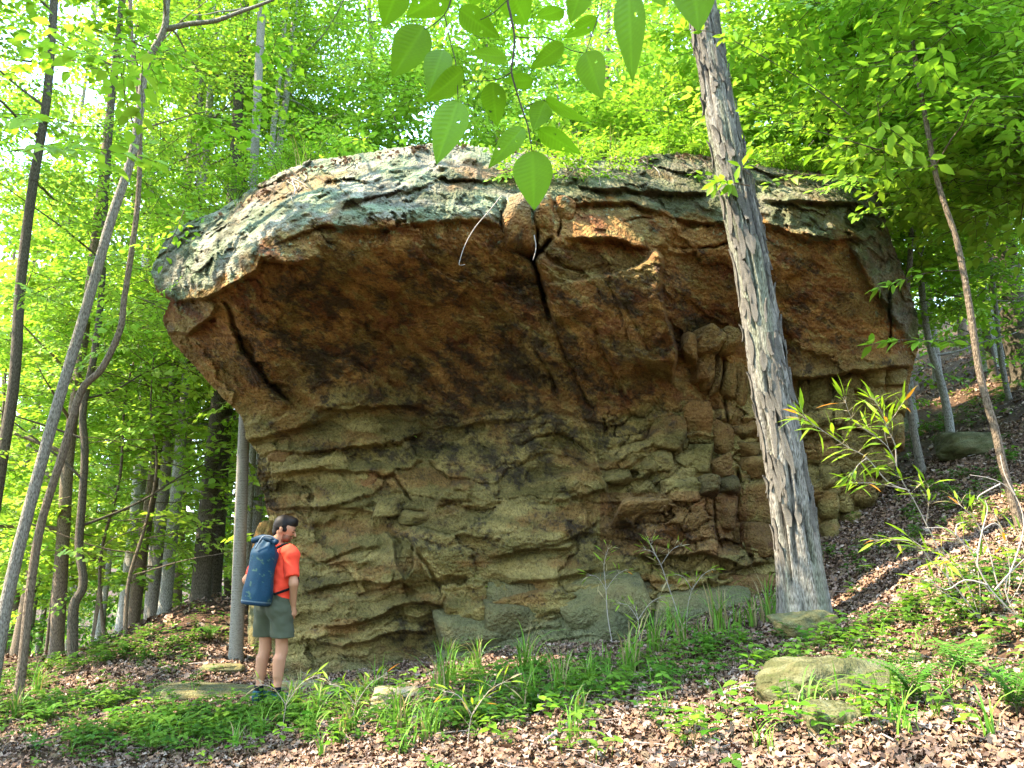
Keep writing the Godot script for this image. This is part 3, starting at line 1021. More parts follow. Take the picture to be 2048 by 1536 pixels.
func make_hickory() -> void:
	var pts := to_ground(line([[1614,1246],[1604,1170],[1590,1060],[1576,960],[1560,860],[1540,760],[1522,650],[1504,540],[1482,430],[1462,330],[1440,220],[1420,110],[1406,20]], 7.0, 6.75))
	for k in range(1, 4):
		pts.append(pts[-1] + Vector3(-0.12, 1.5, 0.05))
	var base: Vector3 = pts[0]
	var root := thing("shagbark_tree", "leaning tree with peeling grey shaggy bark in front of the boulder", "tree", base)
	var path := smooth_path(pts, 22)
	var s := Shape.new()
	var sides := 64
	var n := path.size()
	var bright := lin(176, 170, 160)
	var dark := lin(46, 40, 34)
	var greenish := lin(150, 156, 126)
	var side := Vector3.RIGHT
	var frames := []
	for k in n:
		var t: Vector3 = (path[mini(k + 1, n - 1)] - path[maxi(k - 1, 0)]).normalized()
		side = (side - t * side.dot(t)).normalized()
		var up := t.cross(side)
		var f := float(k) / (n - 1)
		var rad := lerpf(0.20, 0.115, pow(f, 0.8)) + 0.05 * exp(-f * 40.0)
		frames.append([path[k], side, up, rad, t])
		for j in sides:
			var a := TAU * j / sides
			var q: Vector3 = side * cos(a) + up * sin(a)
			var h: float = path[k].y
			var wob := nz.get_noise_2d(h * 3.0, a * 3.0) * 0.5
			var pl := nf.get_noise_2d(cos(a) * 260.0 + wob * 30.0 + 900.0, sin(a) * 260.0 + h * 34.0)
			var rid := absf(nz.get_noise_3d(cos(a) * 12.0 + wob, h * 1.5, sin(a) * 12.0))
			var groove := sm(0.0, 0.16, rid)
			var fl := 0.045 * exp(-f * 26.0) * (1.0 + 0.8 * sin(a * 5.0 + 1.0) + 0.4 * sin(a * 3.0))
			var rr: float = rad + fl + (groove - 0.7) * 0.045 + pl * 0.012 + nz.get_noise_3d(cos(a) * 30.0, h * 5.0, sin(a) * 30.0) * 0.008
			var c := dark.lerp(bright, groove).lerp(greenish, sm(-0.1, 0.35, nz.get_noise_3d(q.x * 4.0, h * 1.4, q.z * 4.0)) * 0.6)
			s.p(path[k] + q * rr - base, c)
	for k in n - 1:
		for j in sides:
			var a := k * sides + j
			var b := k * sides + (j + 1) % sides
			s.quad(a, b, b + sides, a + sides)
	obj("trunk", s.mesh(), M.bark_hickory, root)
	# loose plates of bark
	var r := rnd(77)
	var kinds := []
	for v in 6:
		var ps := Shape.new()
		var rows := 6
		for side_ in 2:
			for k in rows + 1:
				var f := k / float(rows)
				var y := (f - 0.5)
				var w: float = (0.5 - 0.28 * pow(absf(2.0 * f - 1.0), 2.0)) * (1.0 + r.randf_range(-0.25, 0.25))
				var lift: float = pow(absf(2 * f - 1.0), 2.0) * (0.35 if f < 0.5 else 0.6 * r.randf_range(0.3, 1.0)) - side_ * 0.18
				var g := r.randf_range(0.8, 1.1)
				var c := bright * g
				ps.p(Vector3(-w, y, lift - 0.06), c)
				ps.p(Vector3(r.randf_range(-0.1, 0.1), y, lift + 0.05), c)
				ps.p(Vector3(w, y, lift - 0.06), c)
		for side_ in 2:
			var f0 := side_ * (rows + 1) * 3
			for k in rows:
				for i in 2:
					var a := f0 + k * 3 + i
					ps.quad(a, a + 1, a + 4, a + 3)
		var q := (rows + 1) * 3
		for k in rows:
			for i in [0, 2]:
				ps.quad(k * 3 + i, k * 3 + 3 + i, q + k * 3 + 3 + i, q + k * 3 + i)
		kinds.append(ps.mesh())
	for k in 260:
		var f := pow(r.randf(), 0.85) * 0.86 + 0.05
		var fr: Array = frames[int(f * (n - 1))]
		var a := r.randf() * TAU
		var q: Vector3 = fr[1] * cos(a) + fr[2] * sin(a)
		if q.z < -0.35:
			continue
		var tang: Vector3 = fr[4].cross(q)
		var bs := Basis(tang, fr[4], -q * -1.0).rotated(q, r.randfn() * 0.10)
		var o := obj("bark_plate", kinds[k % 6], M.bark_hickory, root)
		o.transform = Transform3D(bs.scaled_local(Vector3(r.randf_range(0.025, 0.06), r.randf_range(0.14, 0.42), r.randf_range(0.03, 0.055))), fr[0] + q * (fr[3] + 0.012) - base)
	# its own high crown, out of the picture
	var limbs := []
	for k in 8:
		var b: Vector3 = path[int(n * (0.86 + 0.017 * k))]
		var a := k * 2.4
		var e := Vector3(cos(a), 0.6, sin(a)).normalized()
		var lp := [b, b + e * 0.9, b + e * 1.8 + Vector3.UP * 0.2, b + e * 2.7 + Vector3.UP * 0.5]
		var ls := Shape.new()
		tube(ls, smooth_path(lp, 3), 0.06, 0.008, 6)
		ls.shift(base)
		obj("limb", ls.mesh(), M.bark_grey, root)
		limbs.append(lp)
	var xs := []
	var cs := []
	for k in 420:
		var lp: Array = limbs[r.randi() % 8]
		var p: Vector3 = lp[1 + r.randi() % 3] + Vector3(r.randfn(), r.randfn() * 0.6, r.randfn()) * 0.7
		if open_to_sun(p):
			continue
		xs.append(Transform3D(Basis(Vector3.UP, r.randf() * TAU) * Basis(Vector3.BACK, r.randfn() * 0.3), p - base))
		cs.append(leaf_col(r, T_GREEN))
	multi("crown", SPRAY.beech, xs, cs, root).set_meta("kind", "stuff")

func make_trees() -> void:
	var L := "slender grey tree leaning right at the far left edge, pale branch arching over"
	# the near trees on the left
	var t := tree("slender_tree", L, 101, {"pts": up_from(to_ground(line([[-12,1320],[12,1210],[60,1010],[118,800],[180,590],[222,440],[262,320],[280,220],[292,130],[328,60],[336,-20]], 7.6, 7.2)), 4.0), "r0": 0.058, "r1": 0.026, "limbs": 9, "len": 1.8, "from": 0.74, "sprays": 90, "spray": "maple", "bark": M.bark_grey, "tint": T_GREEN, "spread": 0.5, "size": 1.0, "rough": 0.08, "flare": false})
	var s := Shape.new()
	tube(s, smooth_path(line([[334,58],[380,48],[430,42],[480,24],[540,2],[600,-30]], 7.25, 7.0), 4), 0.03, 0.012, 7)
	s.shift(t.position)
	obj("limb", s.mesh(), M.bark_grey, t)
	tree("crooked_tree", "dark crooked slim tree that bends right then forks, second from the left edge", 102, {"pts": up_from(to_ground(line([[36,1400],[48,1300],[62,1170],[84,1040],[128,900],[152,810],[170,770],[205,735],[240,660],[248,600],[264,500],[276,400],[280,300],[276,180],[262,60]], 7.9, 8.0)), 4.0), "r0": 0.045, "r1": 0.02, "limbs": 8, "len": 1.6, "from": 0.74, "sprays": 60, "spray": "maple", "bark": M.bark_brown, "tint": T_GREEN, "spread": 0.5, "rough": 0.1, "flare": false})
	tree("dark_tree", "tall dark trunk leaving the frame at the left edge halfway down", 103, {"pts": up_from(to_ground(line([[-60,1330],[-26,1120],[2,930],[28,760],[42,560],[66,370],[92,210],[106,40],[112,-60]], 9.6, 9.4)), 4.0), "r0": 0.072, "r1": 0.04, "limbs": 10, "len": 2.6, "from": 0.5, "sprays": 170, "spray": "ovate", "bark": M.bark_dark, "tint": T_BRIGHT, "spread": 0.6})
	tree("knotted_tree", "slim dark trunk with a knotted kink near its foot, left of the mound", 104, {"pts": up_from(to_ground(line([[148,1320],[146,1240],[150,1205],[164,1180],[166,1150],[158,1090],[164,1000],[170,900],[166,820],[190,700],[205,560],[210,420]], 10.4, 10.6)), 5.0), "r0": 0.064, "r1": 0.034, "limbs": 9, "len": 2.4, "from": 0.35, "sprays": 220, "spray": "ovate", "bark": M.bark_dark, "tint": T_BRIGHT, "spread": 0.6, "flare": false})
	tree("peeling_tree", "brown trunk with a peeling light patch at its foot, behind the crooked trees", 105, {"pts": up_from(to_ground(line([[112,1330],[118,1200],[126,1080],[138,900],[156,760],[176,600]], 11.4)), 7.0), "r0": 0.10, "r1": 0.05, "limbs": 9, "len": 2.6, "from": 0.3, "sprays": 240, "spray": "ovate", "bark": M.bark_brown, "tint": T_BRIGHT, "spread": 0.7})
	var grove := [
		[[[262,1270],[280,1130],[300,1000],[320,860],[340,720],[352,600]], 14.0, 0.11, "bark_brown", "grey brown trunk first of three standing close together left of the mound"],
		[[[300,1262],[316,1100],[330,960],[342,830],[352,700],[362,560]], 13.4, 0.10, "bark_grey", "grey trunk in the middle of three standing close together"],
		[[[326,1240],[340,1110],[352,990],[362,880],[374,760],[386,640],[398,480]], 12.8, 0.105, "bark_pale", "pale sunlit trunk, last of three standing close together, next to the big dark trunk"],
		[[[398,1222],[408,1110],[418,1000],[430,880],[440,770],[450,640],[458,500]], 12.2, 0.155, "bark_dark", "thick dark ridged trunk standing on the mound left of the boulder"]]
	for k in grove.size():
		var g: Array = grove[k]
		tree("forest_tree", g[4], 110 + k, {"pts": up_from(to_ground(line(g[0], g[1])), 7.0), "r0": g[2], "r1": g[2] * 0.5, "limbs": 10, "len": 2.8, "from": 0.4, "sprays": 260, "spray": "ovate", "bark": M[g[3]], "tint": T_BRIGHT, "spread": 0.7, "rise": 0.3})
	tree("birch_tree", "straight pale smooth barked tree beside the man, sunlit on one side", 120, {"pts": up_from(to_ground(line([[472,1318],[476,1200],[481,1060],[485,940],[489,830],[494,700],[498,560]], 9.9, 9.9)), 8.0), "r0": 0.085, "r1": 0.05, "limbs": 9, "len": 2.2, "from": 0.6, "sprays": 200, "spray": "ovate", "bark": M.bark_smooth, "tint": T_BRIGHT, "spread": 0.6, "sides": 16, "rough": 0.03})
	# trunks that rise behind the top of the boulder
	var top := [
		[[[392,470],[398,330],[402,200],[398,60]], 13.0, 0.06, "bark_grey", "thin grey trunk rising behind the boulder rim above its tip"],
		[[[478,420],[482,300],[486,160],[490,20]], 14.5, 0.15, "bark_dark", "dark thick trunk behind the sloping boulder rim"],
		[[[541,340],[552,220],[562,120],[574,0]], 12.0, 0.055, "bark_pale", "first of a pair of pale thin trunks rising from behind the boulder rim"],
		[[[556,340],[572,200],[582,100],[592,0]], 12.2, 0.065, "bark_pale", "second, thicker of a pair of pale thin trunks behind the boulder rim"],
		[[[752,310],[748,200],[744,100],[738,0]], 16.0, 0.07, "bark_dark", "thin dark trunk behind the rim beside the hanging leaves"],
		[[[1190,330],[1186,220],[1180,120],[1172,0]], 17.0, 0.10, "bark_grey", "grey trunk partly hidden behind the hanging big leaves"],
		[[[1790,520],[1782,420],[1768,300],[1756,160],[1748,40]], 13.5, 0.10, "bark_pale", "pale thin trunk just beyond the far end of the boulder"]]
	for k in top.size():
		var g: Array = top[k]
		var pts := line(g[0], g[1])
		var p: Vector3 = pts[0]
		pts.push_front(Vector3(p.x, ground_h(p.x, p.z) - 0.1, p.z))
		tree("background_tree", g[4], 130 + k, {"pts": up_from(pts, 5.0), "r0": g[2], "r1": g[2] * 0.5, "limbs": 10, "len": 2.8, "from": 0.35, "sprays": 280, "spray": "ovate", "bark": M[g[3]], "tint": T_BRIGHT, "spread": 0.75, "rise": 0.3})
	# the trees on the hillside to the right
	var hill := [
		[[[1904,895],[1896,830],[1880,760],[1862,700],[1850,640],[1840,540]], 11.0, 0.062, "bark_pale", "curved pale slim trunk standing by the mossy stone on the hillside", 4.0, 120],
		[[[2052,1110],[2010,950],[1990,860],[1962,760],[1940,620],[1926,540],[1910,470],[1880,380],[1862,300]], 6.8, 0.036, "bark_brown", "slim greenish sapling trunk bending left across the hillside", 3.0, 170],
		[[[2075,800],[2048,700],[2026,620],[2006,540],[1990,440],[1980,300]], 13.5, 0.34, "bark_dark", "massive dark ridged trunk at the right edge of the frame", 6.0, 260],
		[[[1990,700],[1975,560],[1955,420],[1944,300],[1936,200],[1930,80]], 16.0, 0.26, "bark_pale", "thick pale ridged trunk showing in patches between leaves on the right", 5.0, 260],
		[[[1990,760],[1975,680],[1966,600],[1962,520]], 14.5, 0.09, "bark_dark", "thin dark trunk on the hillside beside the massive one", 5.0, 180],
		[[[2030,860],[2014,780],[2000,700],[1990,600]], 12.0, 0.045, "bark_grey", "very thin grey sapling before the massive hillside trunk", 4.0, 140],
		[[[1872,720],[1862,640],[1850,560],[1840,480]], 18.0, 0.11, "bark_grey", "distant grey trunk beyond the curved pale one on the hill", 6.0, 240],
		[[[1930,720],[1922,640],[1912,560],[1900,480]], 20.0, 0.12, "bark_brown", "distant brown trunk high on the hillside", 6.0, 240]]
	for k in hill.size():
		var g: Array = hill[k]
		var pts := line(g[0], g[1])
		var p: Vector3 = pts[0]
		if p.y > ground_h(p.x, p.z):
			pts.push_front(Vector3(p.x, ground_h(p.x, p.z) - 0.1, p.z))
		else:
			pts = to_ground(pts)
		tree("hillside_tree", g[4], 150 + k, {"pts": up_from(pts, g[5]), "r0": g[2], "r1": g[2] * 0.55, "limbs": 10 if g[1] > 8 else 5, "len": 2.4 if g[1] > 8 else 1.5, "from": 0.4 if g[1] > 8 else 0.75, "sprays": g[6], "spray": "beech" if g[1] < 8 else "ovate", "bark": M[g[3]], "tint": T_GREEN, "spread": 0.65, "rise": 0.25})
	# leafy young beeches whose branches fill the upper right
	var beech := [
		[Vector3(6.0, 0, -8.0), 6.8, "young beech with dense bright leaves at the upper right, nearest the leaning trunk", 520, 1.7],
		[Vector3(5.2, 0, -10.0), 8.0, "taller leafy young beech behind it on the hillside", 620, 2.2],
		[Vector3(3.2, 0, -10.8), 8.2, "leafy young tree growing close behind the boulder's right end", 520, 2.2],
		[Vector3(7.2, 0, -10.2), 8.6, "broad leafy young tree at the upper right corner", 620, 2.6],
		[Vector3(0.8, 0, -11.6), 8.4, "leafy tree growing behind the middle of the boulder", 560, 2.4],
		[Vector3(-0.3, 0, -14.0), 12.5, "tall leafy tree behind the hanging big leaves", 620, 2.8],
		[Vector3(2.6, 0, -15.0), 13.0, "tall leafy tree behind the boulder between the hanging leaves and the leaning trunk", 620, 2.8],
		[Vector3(-3.6, 0, -14.5), 12.5, "tall leafy tree behind the boulder's sloping left rim", 480, 2.6],
		[Vector3(-1.8, 0, -11.9), 8.6, "leafy tree behind the boulder, left of its middle", 480, 2.2]]
	for k in beech.size():
		var g: Array = beech[k]
		var b: Vector3 = g[0]
		b.y = ground_h(b.x, b.z) - 0.1
		var pts := [b]
		var r := rnd(900 + k)
		for j in range(1, 6):
			pts.append(b + Vector3(r.randfn() * 0.12, g[1] * j / 5.0, r.randfn() * 0.12))
		tree("young_beech", g[2], 170 + k, {"pts": pts, "r0": 0.05, "r1": 0.012, "limbs": 22, "len": g[4], "from": 0.38, "sprays": g[3], "spray": "beech", "bark": M.bark_grey, "tint": T_GREEN if k == 1 else T_BRIGHT, "spread": 0.42, "rise": 0.05})
	# maple saplings in the left half
	var sap := [
		[[250, 1290], 11.0, 4.0, "leafy maple sapling before the three close trunks", 70],
		[[210, 1310], 12.5, 6.5, "tall leafy maple sapling behind the knotted trunk", 130],
		[[-60, 1340], 12.5, 6.5, "tall leafy maple sapling at the very left edge", 150],
		[[400, 1230], 15.5, 7.5, "leafy young maple behind the mound", 260],
		[[90, 1320], 14.5, 8.5, "tall leafy maple far behind the dark trunks", 300]]
	for k in sap.size():
		var g: Array = sap[k]
		var b := at(g[0][0], g[0][1], g[1])
		b.y = ground_h(b.x, b.z) - 0.1
		var pts := [b]
		var r := rnd(940 + k)
		for j in range(1, 6):
			pts.append(b + Vector3(r.randfn() * 0.10, g[2] * j / 5.0, r.randfn() * 0.10))
		tree("maple_sapling", g[3], 190 + k, {"pts": pts, "r0": 0.03, "r1": 0.008, "limbs": 18, "len": 1.7, "from": 0.2, "sprays": g[4], "spray": "maple", "bark": M.bark_brown, "tint": T_BRIGHT, "spread": 0.4, "rise": 0.1, "flare": false})
	# the wood beyond: single trees one can tell apart by their trunks
	var r := rnd(300)
	for k in 46:
		var left := k < 28
		var d := r.randf_range(15.0, 34.0)
		var px := r.randf_range(-60, 520) if left else r.randf_range(560, 2100)
		var b := at(px, 900, d)
		b.y = ground_h(b.x, b.z) - 0.2
		var h := r.randf_range(13.0, 19.0)
		var pts := [b]
		var lean := Vector3(r.randfn() * 0.5, 0, r.randfn() * 0.4)
		for j in range(1, 5):
			pts.append(b + Vector3(r.randfn() * 0.15, h * j / 4.0, 0) + lean * (j / 4.0))
		var barks := [M.bark_grey, M.bark_dark, M.bark_brown, M.bark_pale]
		tree("distant_tree", "slim distant forest tree standing far behind the nearer trunks", 310 + k, {"pts": pts, "r0": r.randf_range(0.07, 0.17), "r1": 0.03, "limbs": 11, "len": 3.4, "from": 0.18, "sprays": 110, "spray": "mass", "bark": barks[k % 4], "tint": [T_BRIGHT, T_GREEN, T_LIME, T_DEEP][(k * 7) % 4], "spread": 1.0, "sides": 7, "step": 3, "rise": 0.2}, "distant trees of the wood")

func make_far_wood() -> void:
	var r := rnd(400)
	var xs := []
	var cs := []
	for k in 6000:
		var d := r.randf_range(17.0, 46.0)
		var px := r.randf_range(-250, 2300)
		var b := at(px, 900, d)
		var g := ground_h(b.x, b.z)
		var h := pow(r.randf(), 1.35) * 22.0
		var p := Vector3(b.x, g + 0.3 + h, b.z)
		var n := nz.get_noise_3d(p.x * 0.5, p.y * 0.7, p.z * 0.5)
		if n < -0.12 + 0.014 * h:
			continue
		xs.append(Transform3D((Basis(Vector3.UP, r.randf() * TAU) * Basis(Vector3.BACK, r.randfn() * 0.35) * Basis(Vector3.RIGHT, r.randfn() * 0.35)).scaled(Vector3.ONE * r.randf_range(0.9, 1.6)), p))
		cs.append(leaf_col(r, [T_DEEP, T_BRIGHT, T_LIME][clampi(int(1.5 + 2.6 * nz.get_noise_3d(p.x * 0.25, p.y * 0.4, p.z * 0.25)), 0, 2)]))
	var o := multi("far_forest_foliage", SPRAY.mass, xs, cs)
	tag(o, "bright green mass of leaves of the far wood behind everything", "foliage", "", "stuff")

func make_canopy() -> void:
	# neighbouring trees just out of the picture, whose crowns break the sunlight on the scene
	var spots := [[-7.5, -5.2, 12.0], [-8.8, -2.0, 13.0], [-9.5, -7.5, 14.0], [-4.8, 1.5, 10.0], [-5.8, -3.4, 9.0]]
	var words := ["tall tree beyond the left edge whose crown shades the clearing", "tree left of the viewer shading the litter", "tall tree further off past the left edge", "tree behind the viewer's left shoulder", "slim shade tree just past the lower left corner"]
	for k in spots.size():
		var q: Array = spots[k]
		var b := Vector3(q[0], ground_h(q[0], q[1]) - 0.2, q[1])
		var r := rnd(500 + k)
		var pts := [b]
		for j in range(1, 6):
			pts.append(b + Vector3(r.randfn() * 0.15, q[2] * j / 5.0, r.randfn() * 0.15))
		tree("shade_tree", words[k], 520 + k, {"pts": pts, "r0": 0.16, "r1": 0.04, "limbs": 16, "len": 3.6, "from": 0.5, "sprays": 330, "spray": "mass", "bark": M.bark_grey, "tint": T_GREEN, "spread": 0.8, "rise": 0.3, "sides": 8})

func make_wood_behind() -> void:
	# the wood goes on behind the viewer and keeps the low sky off the rock
	var r := rnd(560)
	var words := ["behind the viewer's left", "straight behind the viewer", "behind the viewer's right", "far behind the viewer's left", "far behind the viewer", "far behind the viewer's right", "to the viewer's far right", "beyond the others behind the viewer"]
	var spots := [[-5.5, 6.0], [0.5, 8.0], [6.5, 5.5], [-10.0, 8.5], [-1.5, 13.0], [5.5, 12.0], [10.5, 3.5], [10.0, 11.0]]
	for k in spots.size():
		var b := Vector3(spots[k][0], 0, spots[k][1])
		b.y = ground_h(b.x, b.z) - 0.2
		var pts := [b]
		for j in range(1, 6):
			pts.append(b + Vector3(r.randfn() * 0.15, 9.0 * j / 5.0, r.randfn() * 0.15))
		tree("rear_tree", "leafy forest tree " + words[k] + ", out of view", 570 + k, {"pts": pts, "r0": 0.14, "r1": 0.03, "limbs": 16, "len": 3.6, "from": 0.12, "sprays": 460, "spray": "mass", "bark": M.bark_grey, "tint": T_GREEN, "spread": 0.9, "rise": 0.1, "sides": 8}, "trees behind the viewer")

# ------------------------------------------------------------------ the big leaves near the eye
func big_leaf(b: Vector3, tip: Vector3, width: float, toward: Vector3, r: RandomNumberGenerator, col: Color) -> ArrayMesh:
	var s := Shape.new()
	var dir := tip - b
	var l := dir.length()
	dir /= l
	var side := dir.cross(toward).normalized()
	var up := side.cross(dir).normalized()
	var n := 40
	var m := 6
	var droop := r.randf_range(-0.05, 0.26)
	var holes := r.randi() % 4
	var twist := r.randf_range(-0.5, 0.5)
	for k in n + 1:
		var t := k / float(n)
		var w := pow(sin(PI * pow(t, 0.74)), 0.85) * (1.0 - 0.12 * t)
		if t > 0.88:
			w = maxf(w * (1.0 - (t - 0.88) * 2.0), 0.0)
		w *= width * 0.5
		if k % 2:
			w *= 0.975
		for j in range(-m, m + 1):
			var f := j / float(m)
			var vein := (t - absf(f) * 0.16) * 13.0
			var pleat := absf(fposmod(vein, 1.0) - 0.5) * 0.013 * (1.0 - 0.5 * absf(f)) * minf(1.0, absf(f) * 5.0)
			var z: float = pleat * l * 1.6 + absf(f) * 0.10 * w - droop * l * t * t + twist * f * w * t
			var edge: float = exp(-pow((fposmod(vein, 1.0) - 0.5) / 0.1, 2)) * 0.35 + exp(-pow(f * 14.0, 2)) * 0.5
			var g := 1.0 + 0.35 * edge + 0.12 * nz.get_noise_3d(t * 9.0, f * 6.0, b.x * 40.0)
			s.p(dir * (l * (t - absf(f) * 0.03 * sin(PI * t))) + side * w * f + up * z, Color(col.r * g, col.g * g, col.b * g))
	var wd := 2 * m + 1
	for k in n:
		for j in wd - 1:
			if holes > 1 and ((k in [12, 13] and j == 3) or (holes > 2 and k in [25, 26] and j in [8, 9])):
				continue
			var a := k * wd + j
			s.quad(a, a + 1, a + wd + 1, a + wd)
	return s.mesh()

func make_near_branch() -> void:
	var D := 1.75
	var base := at(1012, -160, D + 0.1)
	var root := thing("leafy_branch", "hanging twig with large backlit green leaves close above at the top", "branch", base)
	var twigs := [
		[[[1010,-160],[1012,-60],[1015,0],[1021,29],[1029,73],[1026,117],[1023,144],[1033,182],[1045,220],[1056,254],[1064,302]], 0.0036, 0.0014],
		[[[1029,73],[1060,76],[1094,75],[1141,100],[1170,106]], 0.0016, 0.001],
		[[[1023,144],[998,158],[960,162],[928,160]], 0.0016, 0.001],
		[[[1015,0],[1000,14],[984,28],[960,40]], 0.0014, 0.001],
		[[[905,-120],[903,-40],[901,0],[889,29],[857,56],[848,56]], 0.0022, 0.001],
		[[[1012,-120],[960,-110],[905,-120]], 0.003, 0.0022],
		[[[1012,-110],[1100,-90],[1200,-60],[1270,-30]], 0.0026, 0.001],
		[[[1200,-60],[1300,-80],[1382,-62]], 0.002, 0.001],
		[[[1200,-60],[1204,0],[1196,34],[1180,80],[1172,104]], 0.0015, 0.001],
		[[[889,29],[900,80],[912,130],[916,200]], 0.0014, 0.001],
		[[[1045,220],[1066,206],[1090,200]], 0.0012, 0.001]]
	for t in twigs:
		var s := Shape.new()
		tube(s, smooth_path(line(t[0], D), 4), t[1], t[2], 6)
		s.shift(base)
		obj("twig", s.mesh(), M.twig, root)
	var leaves := [
		[848,53,784,151,84,0],[886,100,858,170,62,0],[927,141,850,205,58,1],[916,202,873,319,76,0],[919,18,992,76,58,0],[1015,114,942,105,42,1],[986,164,989,255,60,0],[1066,160,1003,165,48,1],[1090,202,1066,262,50,0],[1092,200,1182,246,54,1],[1047,255,983,319,46,0],[1077,258,1163,310,49,1],[1065,302,1068,420,84,0],[1172,104,1199,189,70,0],[1127,88,1064,137,42,0],[1195,35,1127,78,42,1],[1127,18,1070,40,46,1],[1165,-40,1150,38,66,0],[1258,-20,1260,136,70,0],[800,-34,767,54,72,0],[905,-24,812,34,74,0],[1015,-30,1056,52,78,0],[1382,-70,1398,66,102,0],[1290,-60,1330,14,60,0],[965,-50,940,20,60,0]]
	var r := rnd(600)
	for k in leaves.size():
		var v: Array = leaves[k]
		var dz := r.randf_range(-0.06, 0.06)
		var b := at(v[0], v[1], D + dz * 0.3)
		var tip := at(v[2], v[3], D + dz + r.randf_range(-0.05, 0.06))
		var toward := (EYE - b).normalized() + Vector3(r.randfn() * 0.25, r.randf_range(-0.5, 0.4), 0)
		var g := r.randf_range(0.88, 1.1)
		var col := Color(0.17, 0.32, 0.015) * g
		if v[5] == 1:
			toward += Vector3(0.2, -0.9, 0.0)
		var o := obj("leaf", big_leaf(b, tip, v[4] / F * D * 1.06, toward, r, col), M.leaf, root)
		o.position = b - base

# ------------------------------------------------------------------ the forest floor
func litter_mesh(seed_: int) -> ArrayMesh:
	var r := rnd(seed_)
	var s := Shape.new()
	var n := 5
	for k in n + 1:
		var t := k / float(n)
		var w := sin(PI * clampf(t * 0.92 + 0.04, 0, 1)) * r.randf_range(0.28, 0.42)
		for j in 3:
			var f := j - 1.0
			var y := absf(f) * w * r.randf_range(0.2, 0.9) + sin(t * PI) * r.randf_range(-0.12, 0.2) + r.randf_range(-0.04, 0.04)
			var g := r.randf_range(0.8, 1.15)
			s.p(Vector3(t - 0.5, y, f * w + r.randf_range(-0.04, 0.04)), Color(g, g, g))
	for k in n:
		for j in 2:
			var a := k * 3 + j
			s.quad(a, a + 1, a + 4, a + 3)
	return s.mesh(null, M.litter)

func inside_rock(p: Vector3) -> bool:
	# footprint of the boulder on the ground
	return p.z < -8.9 and p.z > -12.0 and p.x > -2.4 + (p.z + 9.0) * 0.05 and p.x < 3.4

func make_litter() -> void:
	var tones := [lin(138, 108, 88), lin(158, 130, 112), lin(112, 86, 68), lin(168, 146, 128), lin(124, 102, 78), lin(92, 72, 58), lin(140, 108, 82), lin(120, 98, 84)]
	for v in 3:
		var r := rnd(700 + v)
		var m := litter_mesh(710 + v)
		var xs := []
		var cs := []
		for k in 70000:
			var near := k < 62000
			var d := r.randf_range(2.6, 10.5) if near else r.randf_range(9.0, 24.0)
			var px := r.randf_range(-140, 2190)
			var q := at(px, 1000, d)
			var p := Vector3(q.x, 0, q.z)
			if near and r.randf() > 0.3 + d / 12.0:
				continue
			if inside_rock(p):
				continue
			if not near and p.x > -2.8 and p.x < 3.5:
				continue
			var thin := nz.get_noise_2d(p.x * 1.6 + 50.0, p.z * 1.6)
			if thin < -0.2 and r.randf() < 0.55:
				continue
			p.y = ground_h(p.x, p.z) + r.randf_range(0.0, 0.03)
			var sl := Vector3(ground_h(p.x - 0.2, p.z) - ground_h(p.x + 0.2, p.z), 0.4, ground_h(p.x, p.z - 0.2) - ground_h(p.x, p.z + 0.2)).normalized()
			var bs := Basis(Quaternion(Vector3.UP, (sl + Vector3(r.randfn(), 0, r.randfn()) * 0.28).normalized())) * Basis(Vector3.UP, r.randf() * TAU)
			xs.append(Transform3D(bs.scaled(Vector3.ONE * (0.020 + 0.048 * pow(r.randf(), 2.0)) * (1.0 if near else 2.0)), p))
			var c: Color = tones[r.randi() % tones.size()]
			var g := r.randf_range(0.75, 1.1)
			cs.append(Color(c.r * g, c.g * g, c.b * g))
		var o := multi("leaf_litter", m, xs, cs)
		tag(o, ["dry brown fallen leaves covering the forest floor", "curled pale fallen leaves scattered over the litter", "dark fallen leaves mixed into the litter"][v], "leaf litter", "", "stuff")

func sprout_mesh(seed_: int, stems: int, ll: float) -> ArrayMesh:
	var r := rnd(seed_)
	var s := Shape.new()
	for k in stems:
		var a := r.randf() * TAU
		var h := r.randf_range(0.05, 0.12)
		var b := Vector3(r.randfn() * 0.05, 0, r.randfn() * 0.05)
		var top := b + Vector3(cos(a) * 0.03, h, sin(a) * 0.03)
		tube(s, [b, top], 0.0016, 0.001, 3, 0.0, Color(0.8, 0.8, 0.7), false)
		for j in 3:
			var e := a + j * TAU / 3.0 + r.randfn() * 0.2
			var g := r.randf_range(0.8, 1.2)
			leaf(s, top, Vector3(cos(e), r.randf_range(-0.2, 0.35), sin(e)).normalized(), Vector3(r.randfn() * 0.2, 1, r.randfn() * 0.2), ll * r.randf_range(0.7, 1.2), ll * 0.62, 0.2, 0.2, Color(g, g, g))
	return s.mesh(null, M.leaf)

